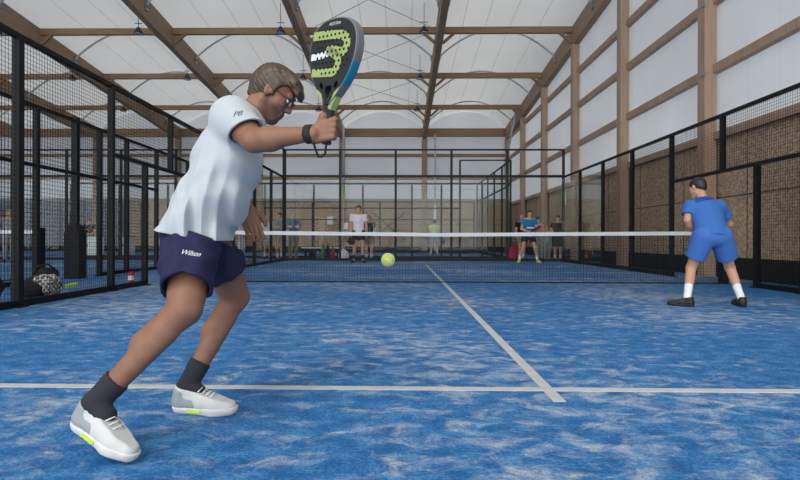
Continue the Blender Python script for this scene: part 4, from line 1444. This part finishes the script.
    for e in (-1, 1):
        ring = []
        for k in range(21):
            a = 2 * PI * k / 20
            ca, sa = math.cos(a), math.sin(a)
            r_ = 1.0 / (abs(ca) ** 4 + abs(sa) ** 4) ** 0.25
            ring.append(q(0.104 - 0.010 * abs(0.033 + 0.026 * ca * r_ - 0.033) / 0.026 * (1 if ca > 0 else 0), 0.006 + 0.0165 * sa * r_, e * (0.033 + 0.026 * ca * r_)))
        G.tube(ring, 0.0020, 6, False)
        G.tube([q(0.094, 0.016, 0.059 * e), q(0.085, 0.016, 0.069 * e), q(0.03, 0.016, 0.079 * e), q(-0.010, 0.014, 0.081 * e), q(-0.024, 0.000, 0.080 * e)], 0.0022, 6)
    G.tube([q(0.104, 0.012, -0.008), q(0.107, 0.014, 0), q(0.104, 0.012, 0.008)], 0.002, 6)
    sp = G.build('spectacles', M['frame_dark'], MAIN, True)
    for e in (-1, 1):
        MB().prism([(0.024 * math.cos(a) / (abs(math.cos(a)) ** 4 + abs(math.sin(a)) ** 4) ** 0.25, 0.015 * math.sin(a) / (abs(math.cos(a)) ** 4 + abs(math.sin(a)) ** 4) ** 0.25) for a in [2 * PI * k / 20 for k in range(20)]],
                   q(0.101, 0.006, 0.033 * e), s, u, f, 0.0015).build('lens', M['glass'], sp)
    SLV, SLN = J['shR'].lerp(J['elR'], 0.62), unit(V(0.45, -0.22, -0.86))
    # --- T-shirt: loose, with drag folds from the armpit to the hem
    S = Body(VX, 0.03)
    wd = (lat, 1.22)
    S.chain([at(0.84, 0, -0.008), at(0.62, 0, -0.012), at(0.30, 0, -0.014)], [0.108, 0.128, 0.132], k=0.05, flat=wd)
    S.chain([at(0.30, 0, -0.014), at(0.0, 0, -0.028), at(-0.25, 0, -0.042)], [0.132, 0.135, 0.136], k=0.05, flat=(lat, 1.55))
    S.cap(J['shR'], J['shL'], 0.070, k=0.06)
    S.cap(at(0.95, 0, -0.03), at(0.75, 0, -0.04), 0.07, 0.10, k=0.05, flat=wd)
    for e in 'RL':
        sh, el = J['sh' + e], J['el' + e]
        S.cap(nb - t * 0.015, sh, 0.060, 0.066, k=0.05)
        if e == 'R':
            S.cap(sh, el, 0.075, 0.070, k=0.04, clip=((SLV, SLN),))
        else:
            d = unit(el - sh); he = sh.lerp(el, 0.62)
            S.cap(sh, el, 0.070, 0.068, k=0.04, clip=((he, d),))
    ndir = unit(C - u * 0.055 - f * 0.02 - nb)
    S.cap(nb + ndir * 0.105, nb + ndir * 0.30, 0.082, k=0.008, sub=True)
    S.cap(nb, nb + ndir * 0.30, 0.060, k=0.008, sub=True)
    hemP = P(192, 235, 2.27)
    hn = unit(V(0.16, 0.0, 1.0))
    tr, fr_, la = np.array(t), np.array(fr), np.array(lat)
    pe = np.array(pel)

    def folds(X, Y, Z):
        a = (X - pe[0]) * tr[0] + (Y - pe[1]) * tr[1] + (Z - pe[2]) * tr[2]
        b = (X - pe[0]) * fr_[0] + (Y - pe[1]) * fr_[1] + (Z - pe[2]) * fr_[2]
        c = (X - pe[0]) * la[0] + (Y - pe[1]) * la[1] + (Z - pe[2]) * la[2]
        low = np.clip(1.15 - a / (ln * 0.75), 0.12, 1.0)
        w1 = np.sin((b * 54 + a * 16 + 1.6 * np.sin(a * 8 + c * 5)))
        w2 = np.sin((b * 28 - a * 30 + c * 10 + 1.2 * np.sin(a * 11)))
        w3 = np.sin(a * 34 + b * 44 + 1.6 * np.sin(c * 14 + a * 7))
        return 1.35 * low * (0.010 * np.abs(w1) ** 1.2 * (0.55 + 0.45 * np.sin(a * 7 + b * 11 + 1.0)) + 0.006 * w2 + 0.005 * w3) - 0.004
    S.disp(folds)
    S.cut(hemP, -hn)
    da = unit(J['elR'] - J['shR'])
    S.cap(SLV - da * 0.02, SLV + da * 0.08, 0.063, k=0.004, sub=True)
    shirt = S.build('t_shirt', M['shirt_pale'], MAIN)
    # --- shorts
    T = Body(VX, 0.03)
    T.ell(at(0.0, 0, -0.035), (0.165, 0.115, 0.12), ax, k=0.05)
    subs = []
    hemR, hemL = P(186, 289, 1.99), P(228, 274, 2.44)
    for e, hem, r0, r1 in (('R', hemR, 0.102, 0.090), ('L', hemL, 0.100, 0.094)):
        hp = J['hip' + e]; d = unit(hem - hp)
        T.cap(hp, hem + d * 0.06, r0, r1, k=0.035, clip=((hem, d),))
        T.cap(hp + V(-0.025, 0, -0.03), hem.lerp(hp, 0.4) + V(-0.01, 0, 0), 0.10, 0.088, k=0.04)
        subs.append((hem - d * 0.03, hem + d * 0.05, r1 - 0.009))
    T.disp(lambda X, Y, Z: 0.0045 * np.sin(X * 70 + Z * 28 + 2 * np.sin(Z * 24)) + 0.003 * np.sin(Z * 60 - X * 40 + Y * 30))
    T.cut(at(0.03), t)
    for a_, b_, r_ in subs: T.cap(a_, b_, r_, k=0.004, sub=True)
    shorts = T.build('shorts', M['shorts_navy'], MAIN)
    # --- socks, shoes
    for e, hgt in (('R', 0.24), ('L', 0.27)):
        kn, an = J['kn' + e], J['an' + e]
        d = unit(an - kn); top = an.lerp(kn, hgt)
        K = Body(0.004, 0.012)
        K.cap(an - d * 0.16, an, 0.047, 0.043, clip=((top, -d),), k=0.008)
        K.cap(top, top + d * 0.03, 0.0455, 0.0445, k=0.006, clip=((top, -d),))
        K.cap(an, an + J['fd' + e] * 0.05 - V(0, 0, 0.02), 0.043, 0.038)
        K.disp(lambda X, Y, Z: 0.0008 * np.sin((X + Y) * 420))
        K.build('sock', M['sock_dark'], MAIN)
        so = shoe(MAIN, J['heel' + e], J['fd' + e], J['fu' + e], 1.02, 0.004, M['shoe_white'], M['sole_white'], 'tennis_shoe', M['shoe_grey'])
        dd, uu = J['fd' + e], J['fu' + e]
        uu = unit(uu - dd * uu.dot(dd)); ss = dd.cross(uu)
        qq = lambda a, b, c: J['heel' + e] + (dd * a + uu * b + ss * c) * 1.02
        lc = MB()
        for k in range(5):
            a = 0.112 + 0.019 * k; h = 0.1115 - 0.0062 * k
            lc.tube([qq(a - 0.004, h - 0.012, -0.024), qq(a + 0.004, h + 0.001, 0), qq(a - 0.004, h - 0.012, 0.024)], 0.003, 6)
        lc.build('lace', M['sole_white'], so, True)
        MB().bar(qq(0.09, 0.017, 0.0445), qq(0.15, 0.017, 0.047), 0.006, 0.012).build('sole_flash', M['neon'], so)
    # --- dark wrist band
    wr, el = J['wrR'], J['elR']; d = unit(wr - el)
    MB().tube([wr - d * 0.020, wr - d * 0.016, wr + d * 0.006, wr + d * 0.010], [0.031, 0.0355, 0.0345, 0.031], 20).build('wristband', M['strap'], MAIN, True)
    # --- prints
    print_on('shorts_print', 'Wilson', 0.023, P(195, 253, 2.03), V(1, 0, -0.16), V(0.16, 0, 1), shorts, M['text_white'], MAIN, 0.2)
    print_on('sleeve_print', 'PB', 0.034, P(240, 116, 2.12), V(1, 0, 0.25), V(-0.25, 0, 1), shirt, M['text_dark'], MAIN, 0.3)


hR0, hR1 = P(73, 427, 1.92), P(129, 463, 1.83)
Jm['heelR'] = hR0; Jm['fdR'] = unit(hR1 - hR0); Jm['fuR'] = unit(V(0.35, 0, 1))
Jm['heelL'] = P(173, 413, 2.40); Jm['heelL'].z = 0.0
Jm['fdL'] = unit(V(1.0, -0.14, 0.0)); Jm['fuL'] = V(0, 0, 1)
# toes of the rear foot on the floor
toe_ = Jm['heelR'] + Jm['fdR'] * 0.29
Jm['heelR'].z -= toe_.z - 0.006
Jm['anR'] = Jm['heelR'] + (Jm['fdR'] * 0.058 + unit(Jm['fuR'] - Jm['fdR'] * Jm['fuR'].dot(Jm['fdR'])) * 0.105) * 1.02
Jm['anL'] = Jm['heelL'] + V(0.06, 0, 0.105)
build_striker()

# ---------------------------------------------------------------- his racket
def build_racket():
    w = unit(V(0.76, -0.65, 0)); w = unit(w - AXR * w.dot(AXR))
    n = unit(AXR.cross(w))                                       # face normal
    if n.y > 0: n = -n
    butt = GRIP - AXR * 0.058
    root = empty('padel_racket', butt, 'black padel racket with a pale green emblem, held up by the striker', 'racket')
    # outline in (across, along), metres from the butt
    half = [(0.0135, 0.135), (0.020, 0.150), (0.045, 0.175), (0.080, 0.212), (0.108, 0.255), (0.124, 0.305), (0.1285, 0.345), (0.123, 0.385), (0.105, 0.420), (0.075, 0.443), (0.038, 0.453), (0.0, 0.455)]
    def smooth(p, it=2):
        for _ in range(it):
            q_ = [p[0]]
            for a, b in zip(p, p[1:]):
                q_ += [(a[0] * .75 + b[0] * .25, a[1] * .75 + b[1] * .25), (a[0] * .25 + b[0] * .75, a[1] * .25 + b[1] * .75)]
            p = q_ + [p[-1]]
        return p
    hp = smooth(half)
    full = hp + [(-x, y) for x, y in reversed(hp[:-1])]
    th = 0.038
    ins = lambda poly, k: [(x * k, 0.31 + (y - 0.31) * k) for x, y in poly]
    # triangular opening of the throat
    hole = [(0.0, 0.160), (0.017, 0.190), (0.019, 0.202), (0.010, 0.209), (-0.010, 0.209), (-0.019, 0.202), (-0.017, 0.190)]
    hole2 = [(0.036, 0.195), (0.047, 0.205), (0.050, 0.219), (0.042, 0.224), (0.031, 0.214), (0.029, 0.202)]

    def plate(z, poly, holes, mb, flip):
        bm = bmesh.new()
        es = []
        for lp in [poly] + holes:
            vs = [bm.verts.new(butt + w * x + AXR * y + n * z) for x, y in lp]
            es += [bm.edges.new((vs[i], vs[(i + 1) % len(vs)])) for i in range(len(vs))]
        bmesh.ops.triangle_fill(bm, edges=es, use_beauty=True)
        bm.verts.index_update()
        mb.add([v.co.copy() for v in bm.verts], [[v.index for v in fc.verts] for fc in bm.faces])
        bm.free()
    holes = [hole, hole2, [(-x, y) for x, y in hole2]]
    face = MB()
    fp = ins(full, 0.955)
    for z in (-th / 2, th / 2): plate(z, fp, holes, face, z > 0)
    for hl in holes:
        for i in range(len(hl)):
            a, b = hl[i], hl[(i + 1) % len(hl)]
            face.add([butt + w * a[0] + AXR * a[1] - n * th / 2, butt + w * b[0] + AXR * b[1] - n * th / 2, butt + w * b[0] + AXR * b[1] + n * th / 2, butt + w * a[0] + AXR * a[1] + n * th / 2], [(0, 1, 2, 3)])
    face.build('face', M['racket'], root)
    # rim: bevelled band round the outline, grey above and teal on the lower side
    prof = [(0.955, -th / 2), (0.985, -th / 2 + 0.001), (1.0, -th / 2 + 0.008), (1.0, th / 2 - 0.008), (0.985, th / 2 - 0.001), (0.955, th / 2)]
    up, dn = MB(), MB()
    m = len(full)
    for i in range(m - 1):
        a, b = full[i], full[i + 1]
        tgt = dn if (a[0] > 0 and 0.20 < a[1] < 0.28) else up
        for (k0, z0), (k1, z1) in zip(prof, prof[1:]):
            pt = lambda p, k, z: butt + w * (p[0] * k) + AXR * (0.31 + (p[1] - 0.31) * k) + n * z
            tgt.add([pt(a, k0, z0), pt(b, k0, z0), pt(b, k1, z1), pt(a, k1, z1)], [(0, 1, 2, 3)])
    up.build('rim', M['rim'], root, True)
    dn.build('rim_band', M['teal'], root, True)
    # handle with grip tape and butt cap
    h = MB()
    h.tube([butt + AXR * y for y in (0.0, 0.006, 0.01, 0.13, 0.150)], [0.016, 0.0185, 0.0168, 0.0165, 0.0150], 14)
    hd = h.build('handle', M['strap'], root, True)
    # arms of the throat
    for e in (-1, 1):
        MB().bar(butt + AXR * 0.125 + w * 0.006 * e, butt + AXR * 0.172 + w * 0.034 * e, 0.018, th * 0.8, n).build('throat_arm', M['pale_green'] if e > 0 else M['racket'], root, bevel=0.004)
        tri = [(e * 0.022, 0.152), (e * 0.052, 0.182), (e * 0.060, 0.200), (e * 0.034, 0.182)]
        MB().prism(tri, butt + n * (th / 2 + 0.0004), w, AXR, n, 0.0008).build('throat_print', M['pale_green'], root)
    # emblem: three prongs coming in from the left edge and joining in two curves on the right
    Z = th / 2 + 0.0004
    O = butt + n * Z

    def stroke(pts, wd_, mb):
        pts = [Vector((p[0], p[1], 0)) for p in pts]
        nn = len(pts); lf, rt = [], []
        for i, p in enumerate(pts):
            d = (pts[min(i + 1, nn - 1)] - pts[max(i - 1, 0)]).normalized()
            sd = Vector((-d.y, d.x, 0)) * wd_ / 2
            lf.append(p + sd); rt.append(p - sd)
        for i in range(nn - 1):
            qd = [lf[i], lf[i + 1], rt[i + 1], rt[i]]
            mb.prism([(a.x, a.y) for a in qd], O, w, AXR, n, 0.0006)
    def arc(c, r, a0, a1, k=12):
        return [(c[0] + r * math.cos(math.radians(a0 + (a1 - a0) * i / k)), c[1] + r * math.sin(math.radians(a0 + (a1 - a0) * i / k))) for i in range(k + 1)]
    e1 = [(-0.110, 0.398), (-0.02, 0.394), (0.045, 0.386)] + arc((0.048, 0.352), 0.030, 75, -78) + [(0.0, 0.338), (-0.03, 0.336)]
    e2 = [(-0.112, 0.320), (-0.05, 0.322), (0.0, 0.330)]
    e3 = [(-0.03, 0.336), (0.0, 0.330)] + arc((0.006, 0.288), 0.034, 75, -75) + [(-0.04, 0.258), (-0.100, 0.262)]
    em = MB(); stroke(e1, 0.032, em); em.build('emblem', M['pale_green'], root)
    em = MB(); stroke(e3, 0.030, em); em.build('emblem', M['pale_green'], root)
    em = MB(); stroke(e2, 0.024, em); em.build('emblem', M['tape'], root)
    # drilled holes
    hl = MB()
    for iy in range(9):
        for ix in range(-4, 5):
            x = ix * 0.0215 + (0.0107 if iy % 2 else 0); y = 0.255 + iy * 0.0195
            if (x / 0.098) ** 2 + ((y - 0.335) / 0.098) ** 2 > 1: continue
            c = butt + w * x + AXR * y
            poly = [(0.0052 * math.cos(2 * PI * k / 12), 0.0052 * math.sin(2 * PI * k / 12)) for k in range(12)]
            hl.prism(poly, c + n * (Z + 0.0005 - 0.0), w, AXR, n, 0.0006)
    hl.build('drilled_holes_pattern', M['hole'], root)
    # small writing at the tip, upside down as the racket is marked
    me = text_mesh('WILSON', 0.016)
    for v in me.vertices: v.co = butt + w * (0.004 - v.co.x) + AXR * (0.432 - v.co.y) + n * (Z + 0.0008)
    link('tip_print', me, M['tape'], root)
    # safety cord looping under the hand
    p0 = butt + V(0, 0, 0.002)
    pw = Jm['wrR'] + V(0.012, -0.02, -0.033)
    lo_ = P(320, 157, 2.03)
    MB().tube([p0, p0.lerp(lo_, 0.6) + V(0.010, 0, -0.006), lo_ + V(0.008, 0, 0.001), lo_ + V(-0.006, 0, 0.001), pw.lerp(lo_, 0.45) + V(-0.004, 0, 0), pw], 0.0042, 8).build('safety_cord', M['strap'], root, True)


build_racket()

# ---------------------------------------------------------------- player in blue by the right fence
r = empty('person', P(712, 304, 6.42), 'dark-haired man in blue shirt and shorts seen from behind, crouching by the right fence', 'person')
r.location.z = 0
J = {}
D0 = 6.42
J['hipL'], J['hipR'] = P(704, 236, D0), P(721, 236, D0)
J['neck'] = P(704, 203, D0 + 0.28)
J['shL'], J['shR'] = P(690.5, 207, D0 + 0.26), P(719, 207, D0 + 0.24)
J['head'] = P(697.5, 188, D0 + 0.40)
J['f'], J['u'] = unit(V(-0.42, 0.85, -0.30)), V(-0.1, 0.3, 0.95)
J['elL'], J['wrL'] = P(687.5, 220, D0 + 0.22), P(695, 234, D0 + 0.30)
J['elR'], J['wrR'] = P(729, 224, D0 + 0.36), P(707, 234, D0 + 0.56)
J['knL'], J['anL'] = P(691, 268, D0 + 0.17), P(687.5, 295, D0 - 0.02)
J['knR'], J['anR'] = P(730, 268, D0 + 0.17), P(740, 295, D0 - 0.02)
J['heelL'] = V(J['anL'].x + 0.045, J['anL'].y - 0.075, 0); J['fdL'] = V(-0.75, 0.55, 0)
J['heelR'] = V(J['anR'].x - 0.0, J['anR'].y - 0.085, 0); J['fdR'] = V(0.15, 1, 0)
J['hem'] = -0.06
BL = make_person(r, J, 1.0, 0.008, dict(skin=M['skin'], hair=M['hair_dark'], shirt=M['blue_shirt'], shorts=M['blue_shorts'], sock=M['sock_white'], shoe=M['shoe_black'], sole=M['shoe_black']),
                 sleeve=0.62, leg=0.66, sock=0.36, detail=True, loose=0.012)
# darker yoke over the shoulders
S = Body(0.008, 0.03)
S.cap(J['shR'], J['shL'], 0.068, k=0.05)
for e in 'RL': S.cap(J['neck'], J['sh' + e], 0.062, 0.068, k=0.04)
S.ell(BL['at'](0.74), (0.178, 0.140, 0.19), (BL['lat'], BL['fr'], BL['t']), k=0.05)
S.cut(BL['at'](0.93), -BL['t'] + BL['lat'] * 0.35)
S.cut(J['neck'] + BL['t'] * 0.012, BL['t'] * 0.85 + BL['fr'] * 0.35)
S.build('shoulder_yoke', M['blue_dark'], r)
MB().tube([J['wrL'].lerp(J['elL'], 0.02), J['wrL'].lerp(J['elL'], 0.25)], [0.036, 0.038], 14).build('wristband', M['sock_white'], r, True)


def small_racket(grip, axis, w, label, mat='racket'):
    axis = unit(axis); w = unit(Vector(w) - axis * Vector(w).dot(axis)); n = axis.cross(w)
    root = empty('padel_racket', grip, label, 'racket')
    poly = []
    for k in range(28):
        a = 2 * PI * k / 28
        poly.append((0.128 * math.cos(a) * (1.0 if math.sin(a) > 0 else 1 - 0.25 * abs(math.sin(a))), 0.22 + 0.145 * math.sin(a)))
    MB().prism(poly, grip - n * 0.019, w, axis, n, 0.038).build('face', M[mat], root, bevel=0.006)
    MB().tube([grip - axis * 0.06, grip + axis * 0.09], 0.017, 10).build('handle', M['strap'], root, True)
    return root


def bystander(x_px, d, face, h, label, skin='skin', hair='hair_dark', shirt='shirt_white', shorts='shorts_black', shoe_='shoe_black', arms='down', spread=0.10, vx=0.013, x=None, **kw):
    xw = (x_px - CX) / F * d if x is None else x
    lean = kw.pop('lean', 0.0); look = kw.pop('look', 8.0); turn = kw.pop('turn', 0.0)
    sock_m = kw.pop('sock_m', 'sock_white')
    r = empty('person', (xw, d, 0), label, 'person')
    J = stand(xw, d, face, h, arms, spread, lean, look, turn)
    if 'hem' in kw: J['hem'] = kw.pop('hem')
    make_person(r, J, h / 1.75, vx, dict(skin=M[skin], hair=M[hair] if hair else None, shirt=M[shirt], shorts=M[shorts], sock=M[sock_m], shoe=M[shoe_], sole=M['sole_white'] if shoe_ != 'shoe_black' else M['shoe_black']), detail=False, **kw)
    return r, J


# opponents on our court
_, J = bystander(358.5, 18.2, 4, 1.90, 'man in white T-shirt and dark shorts facing the camera beyond the net', hair='hair_brown', shorts='shorts_black', sock_m='sock_dark', shoe_='shoe_black', spread=0.14, vx=0.011, loose=0.006)
small_racket(J['wrR'] + V(-0.02, -0.06, -0.06), V(0.25, -0.5, -0.75), V(1, 0.3, 0), 'black racket hanging from the right hand of the man in white')
_, J = bystander(528, 18.4, 0, 1.76, 'man in azure T-shirt and black shorts, legs apart, beyond the net on the right', hair='hair_brown', shirt='shirt_azure', shorts='shorts_black', sock_m='sock_white', shoe_='neon', arms='front', spread=0.30, vx=0.011, lean=0.12)
SH = [o for o in COL.objects if o.name.startswith('shirt') and o.parent is _][0]
MB().cbox(V(J['neck'].x, J['neck'].y - 0.14, 1.17), (0.22, 0.015, 0.045)).build('chest_print', M['text_white'], _)
small_racket((J['wrR'] + J['wrL']) / 2 + V(0, -0.08, 0.01), V(0.75, -0.25, 0.45), V(0.4, 0.9, 0), 'black racket held across the waist of the man in azure')
# behind the far glass, left
bystander(293, 20.6, 12, 1.86, 'grey-haired man in denim shirt and camouflage trousers, arms folded, beyond the far glass', hair='hair_grey', shirt='denim', shorts='camo', arms='crossed', long_trousers=True, long_sleeve=True, turn=-25)
bystander(279, 20.9, -25, 1.80, 'dark-haired person in pale grey top standing behind the far corner post, beside the denim shirt', shirt='grey_cloth', shorts='khaki', arms='crossed')
bystander(267, 21.6, 25, 1.70, 'person in white top and shorts near the striker\'s open left hand', shirt='shirt_white', shorts='pale_blue', hair='hair_blond', arms='front')
bystander(240, 20.6, 60, 1.68, 'person in white with white shoes, half hidden by the striker\'s shirt', shirt='shirt_white', shorts='white', hair='hair_brown', shoe_='shoe_white', long_trousers=True)
# behind the man in white
bystander(369, 21.2, 5, 1.70, 'person in dark top and camouflage shorts standing behind the man in white', shirt='navy', shorts='camo', hair='hair_brown', arms='down', leg=0.8)
# player on the crossing court
_, J = bystander(434, 28.8, 168, 1.82, 'man in yellow shirt and pale blue shorts seen from behind on the far crossing court', loose=0.02, shirt='yellow', shorts='pale_blue', hair='hair_dark', shoe_='shoe_white', spread=0.16, lean=0.1, vx=0.015)
small_racket(J['wrR'] + V(0.10, 0, -0.05), V(0.45, 0, -0.9), V(0.9, 0, 0.45), 'dark racket held low by the man in yellow')
# behind the man in azure, right
bystander(521, 21.0, 20, 1.72, 'bald man in black standing right behind the man in azure', hair=None, shirt='black_cloth', shorts='khaki', arms='down', skin='skin')
bystander(540, 21.4, -50, 1.66, 'dark-haired person in pink beside the man in azure, looking down', shirt='pink', shorts='grey_cloth', hair='hair_dark', arms='up', long_trousers=True, look=30, lean=0.15)
bystander(546.5, 20.9, 0, 1.28, 'fair-haired child in grey sweatshirt and trousers, left of the woman in black', shirt='grey_cloth', shorts='grey_cloth', hair='hair_blond', long_trousers=True, long_sleeve=True, loose=0.012)
bystander(557, 20.5, -20, 1.68, 'dark-haired woman in a black dress at the right corner beyond the far glass', shirt='black_cloth', shorts='black_cloth', hair='hair_dark', arms='front', dress=True, leg=0.9, loose=0.01)
# far left
bystander(86.5, 23.6, 10, 1.64, 'person in a red cap and dark top behind the white cabinet far left', shirt='black_cloth', shorts='navy', hair='hair_dark', cap_hat=M['red_cap'], arms='front', long_trousers=True)
bystander(4, 18.0, 40, 1.72, 'person in pale clothes at the left edge beyond the neighbouring net', shirt='grey_cloth', shorts='grey_cloth', hair='hair_blond', arms='hips', long_trousers=True)
# ---------------------------------------------------------------- daylight and camera
w = bpy.data.worlds.new('overcast_sky')
bpy.context.scene.world = w
w.use_nodes = True
nt = w.node_tree
nt.nodes.clear()
out = nt.nodes.new('ShaderNodeOutputWorld')
bg = nt.nodes.new('ShaderNodeBackground')
bg.inputs[0].default_value = (0.98, 0.99, 1.0, 1)
bg.inputs[1].default_value = 1.25
nt.links.new(bg.outputs[0], out.inputs[0])
# hall left open behind the camera; brighter sky lobe added there for frontal light
tc = nt.nodes.new('ShaderNodeTexCoord')
dt = nt.nodes.new('ShaderNodeVectorMath'); dt.operation = 'DOT_PRODUCT'
dt.inputs[1].default_value = Vector((-0.25, -0.93, 0.27)).normalized()
nt.links.new(tc.outputs['Generated'], dt.inputs[0])
mx_ = nt.nodes.new('ShaderNodeMath'); mx_.operation = 'MAXIMUM'; mx_.inputs[1].default_value = 0.0
nt.links.new(dt.outputs['Value'], mx_.inputs[0])
pw_ = nt.nodes.new('ShaderNodeMath'); pw_.operation = 'POWER'; pw_.inputs[1].default_value = 4.0
nt.links.new(mx_.outputs[0], pw_.inputs[0])
ma_ = nt.nodes.new('ShaderNodeMath'); ma_.operation = 'MULTIPLY_ADD'; ma_.inputs[1].default_value = 3.5; ma_.inputs[2].default_value = 1.2
nt.links.new(pw_.outputs[0], ma_.inputs[0])
nt.links.new(ma_.outputs[0], bg.inputs[1])
sd = bpy.data.lights.new('sun', 'SUN')
sd.energy = 1.2; sd.angle = math.radians(12); sd.color = (1.0, 0.97, 0.92)
so = bpy.data.objects.new('sun', sd)
so.rotation_euler = (math.radians(38), math.radians(-18), 0)
COL.objects.link(so)

cd = bpy.data.cameras.new('camera')
cd.sensor_fit = 'HORIZONTAL'; cd.sensor_width = 36.0
cd.lens = 36.0 * F / 800.0
cd.shift_x = SHIFT
cd.clip_start = 0.05; cd.clip_end = 200
co = bpy.data.objects.new('camera', cd)
co.location = (0, 0, CAMZ)
co.rotation_euler = (math.radians(90), 0, 0)
co.rotation_euler = CAM_ROT.to_euler()
COL.objects.link(co)
sc = bpy.context.scene
sc.camera = co
sc.view_settings.view_transform = 'Standard'
sc.view_settings.look = 'None'
sc.view_settings.gamma = 1.0
sc.view_settings.exposure = -0.30
sc.cycles.max_bounces = 10
sc.cycles.transparent_max_bounces = 24
sc.cycles.diffuse_bounces = 5
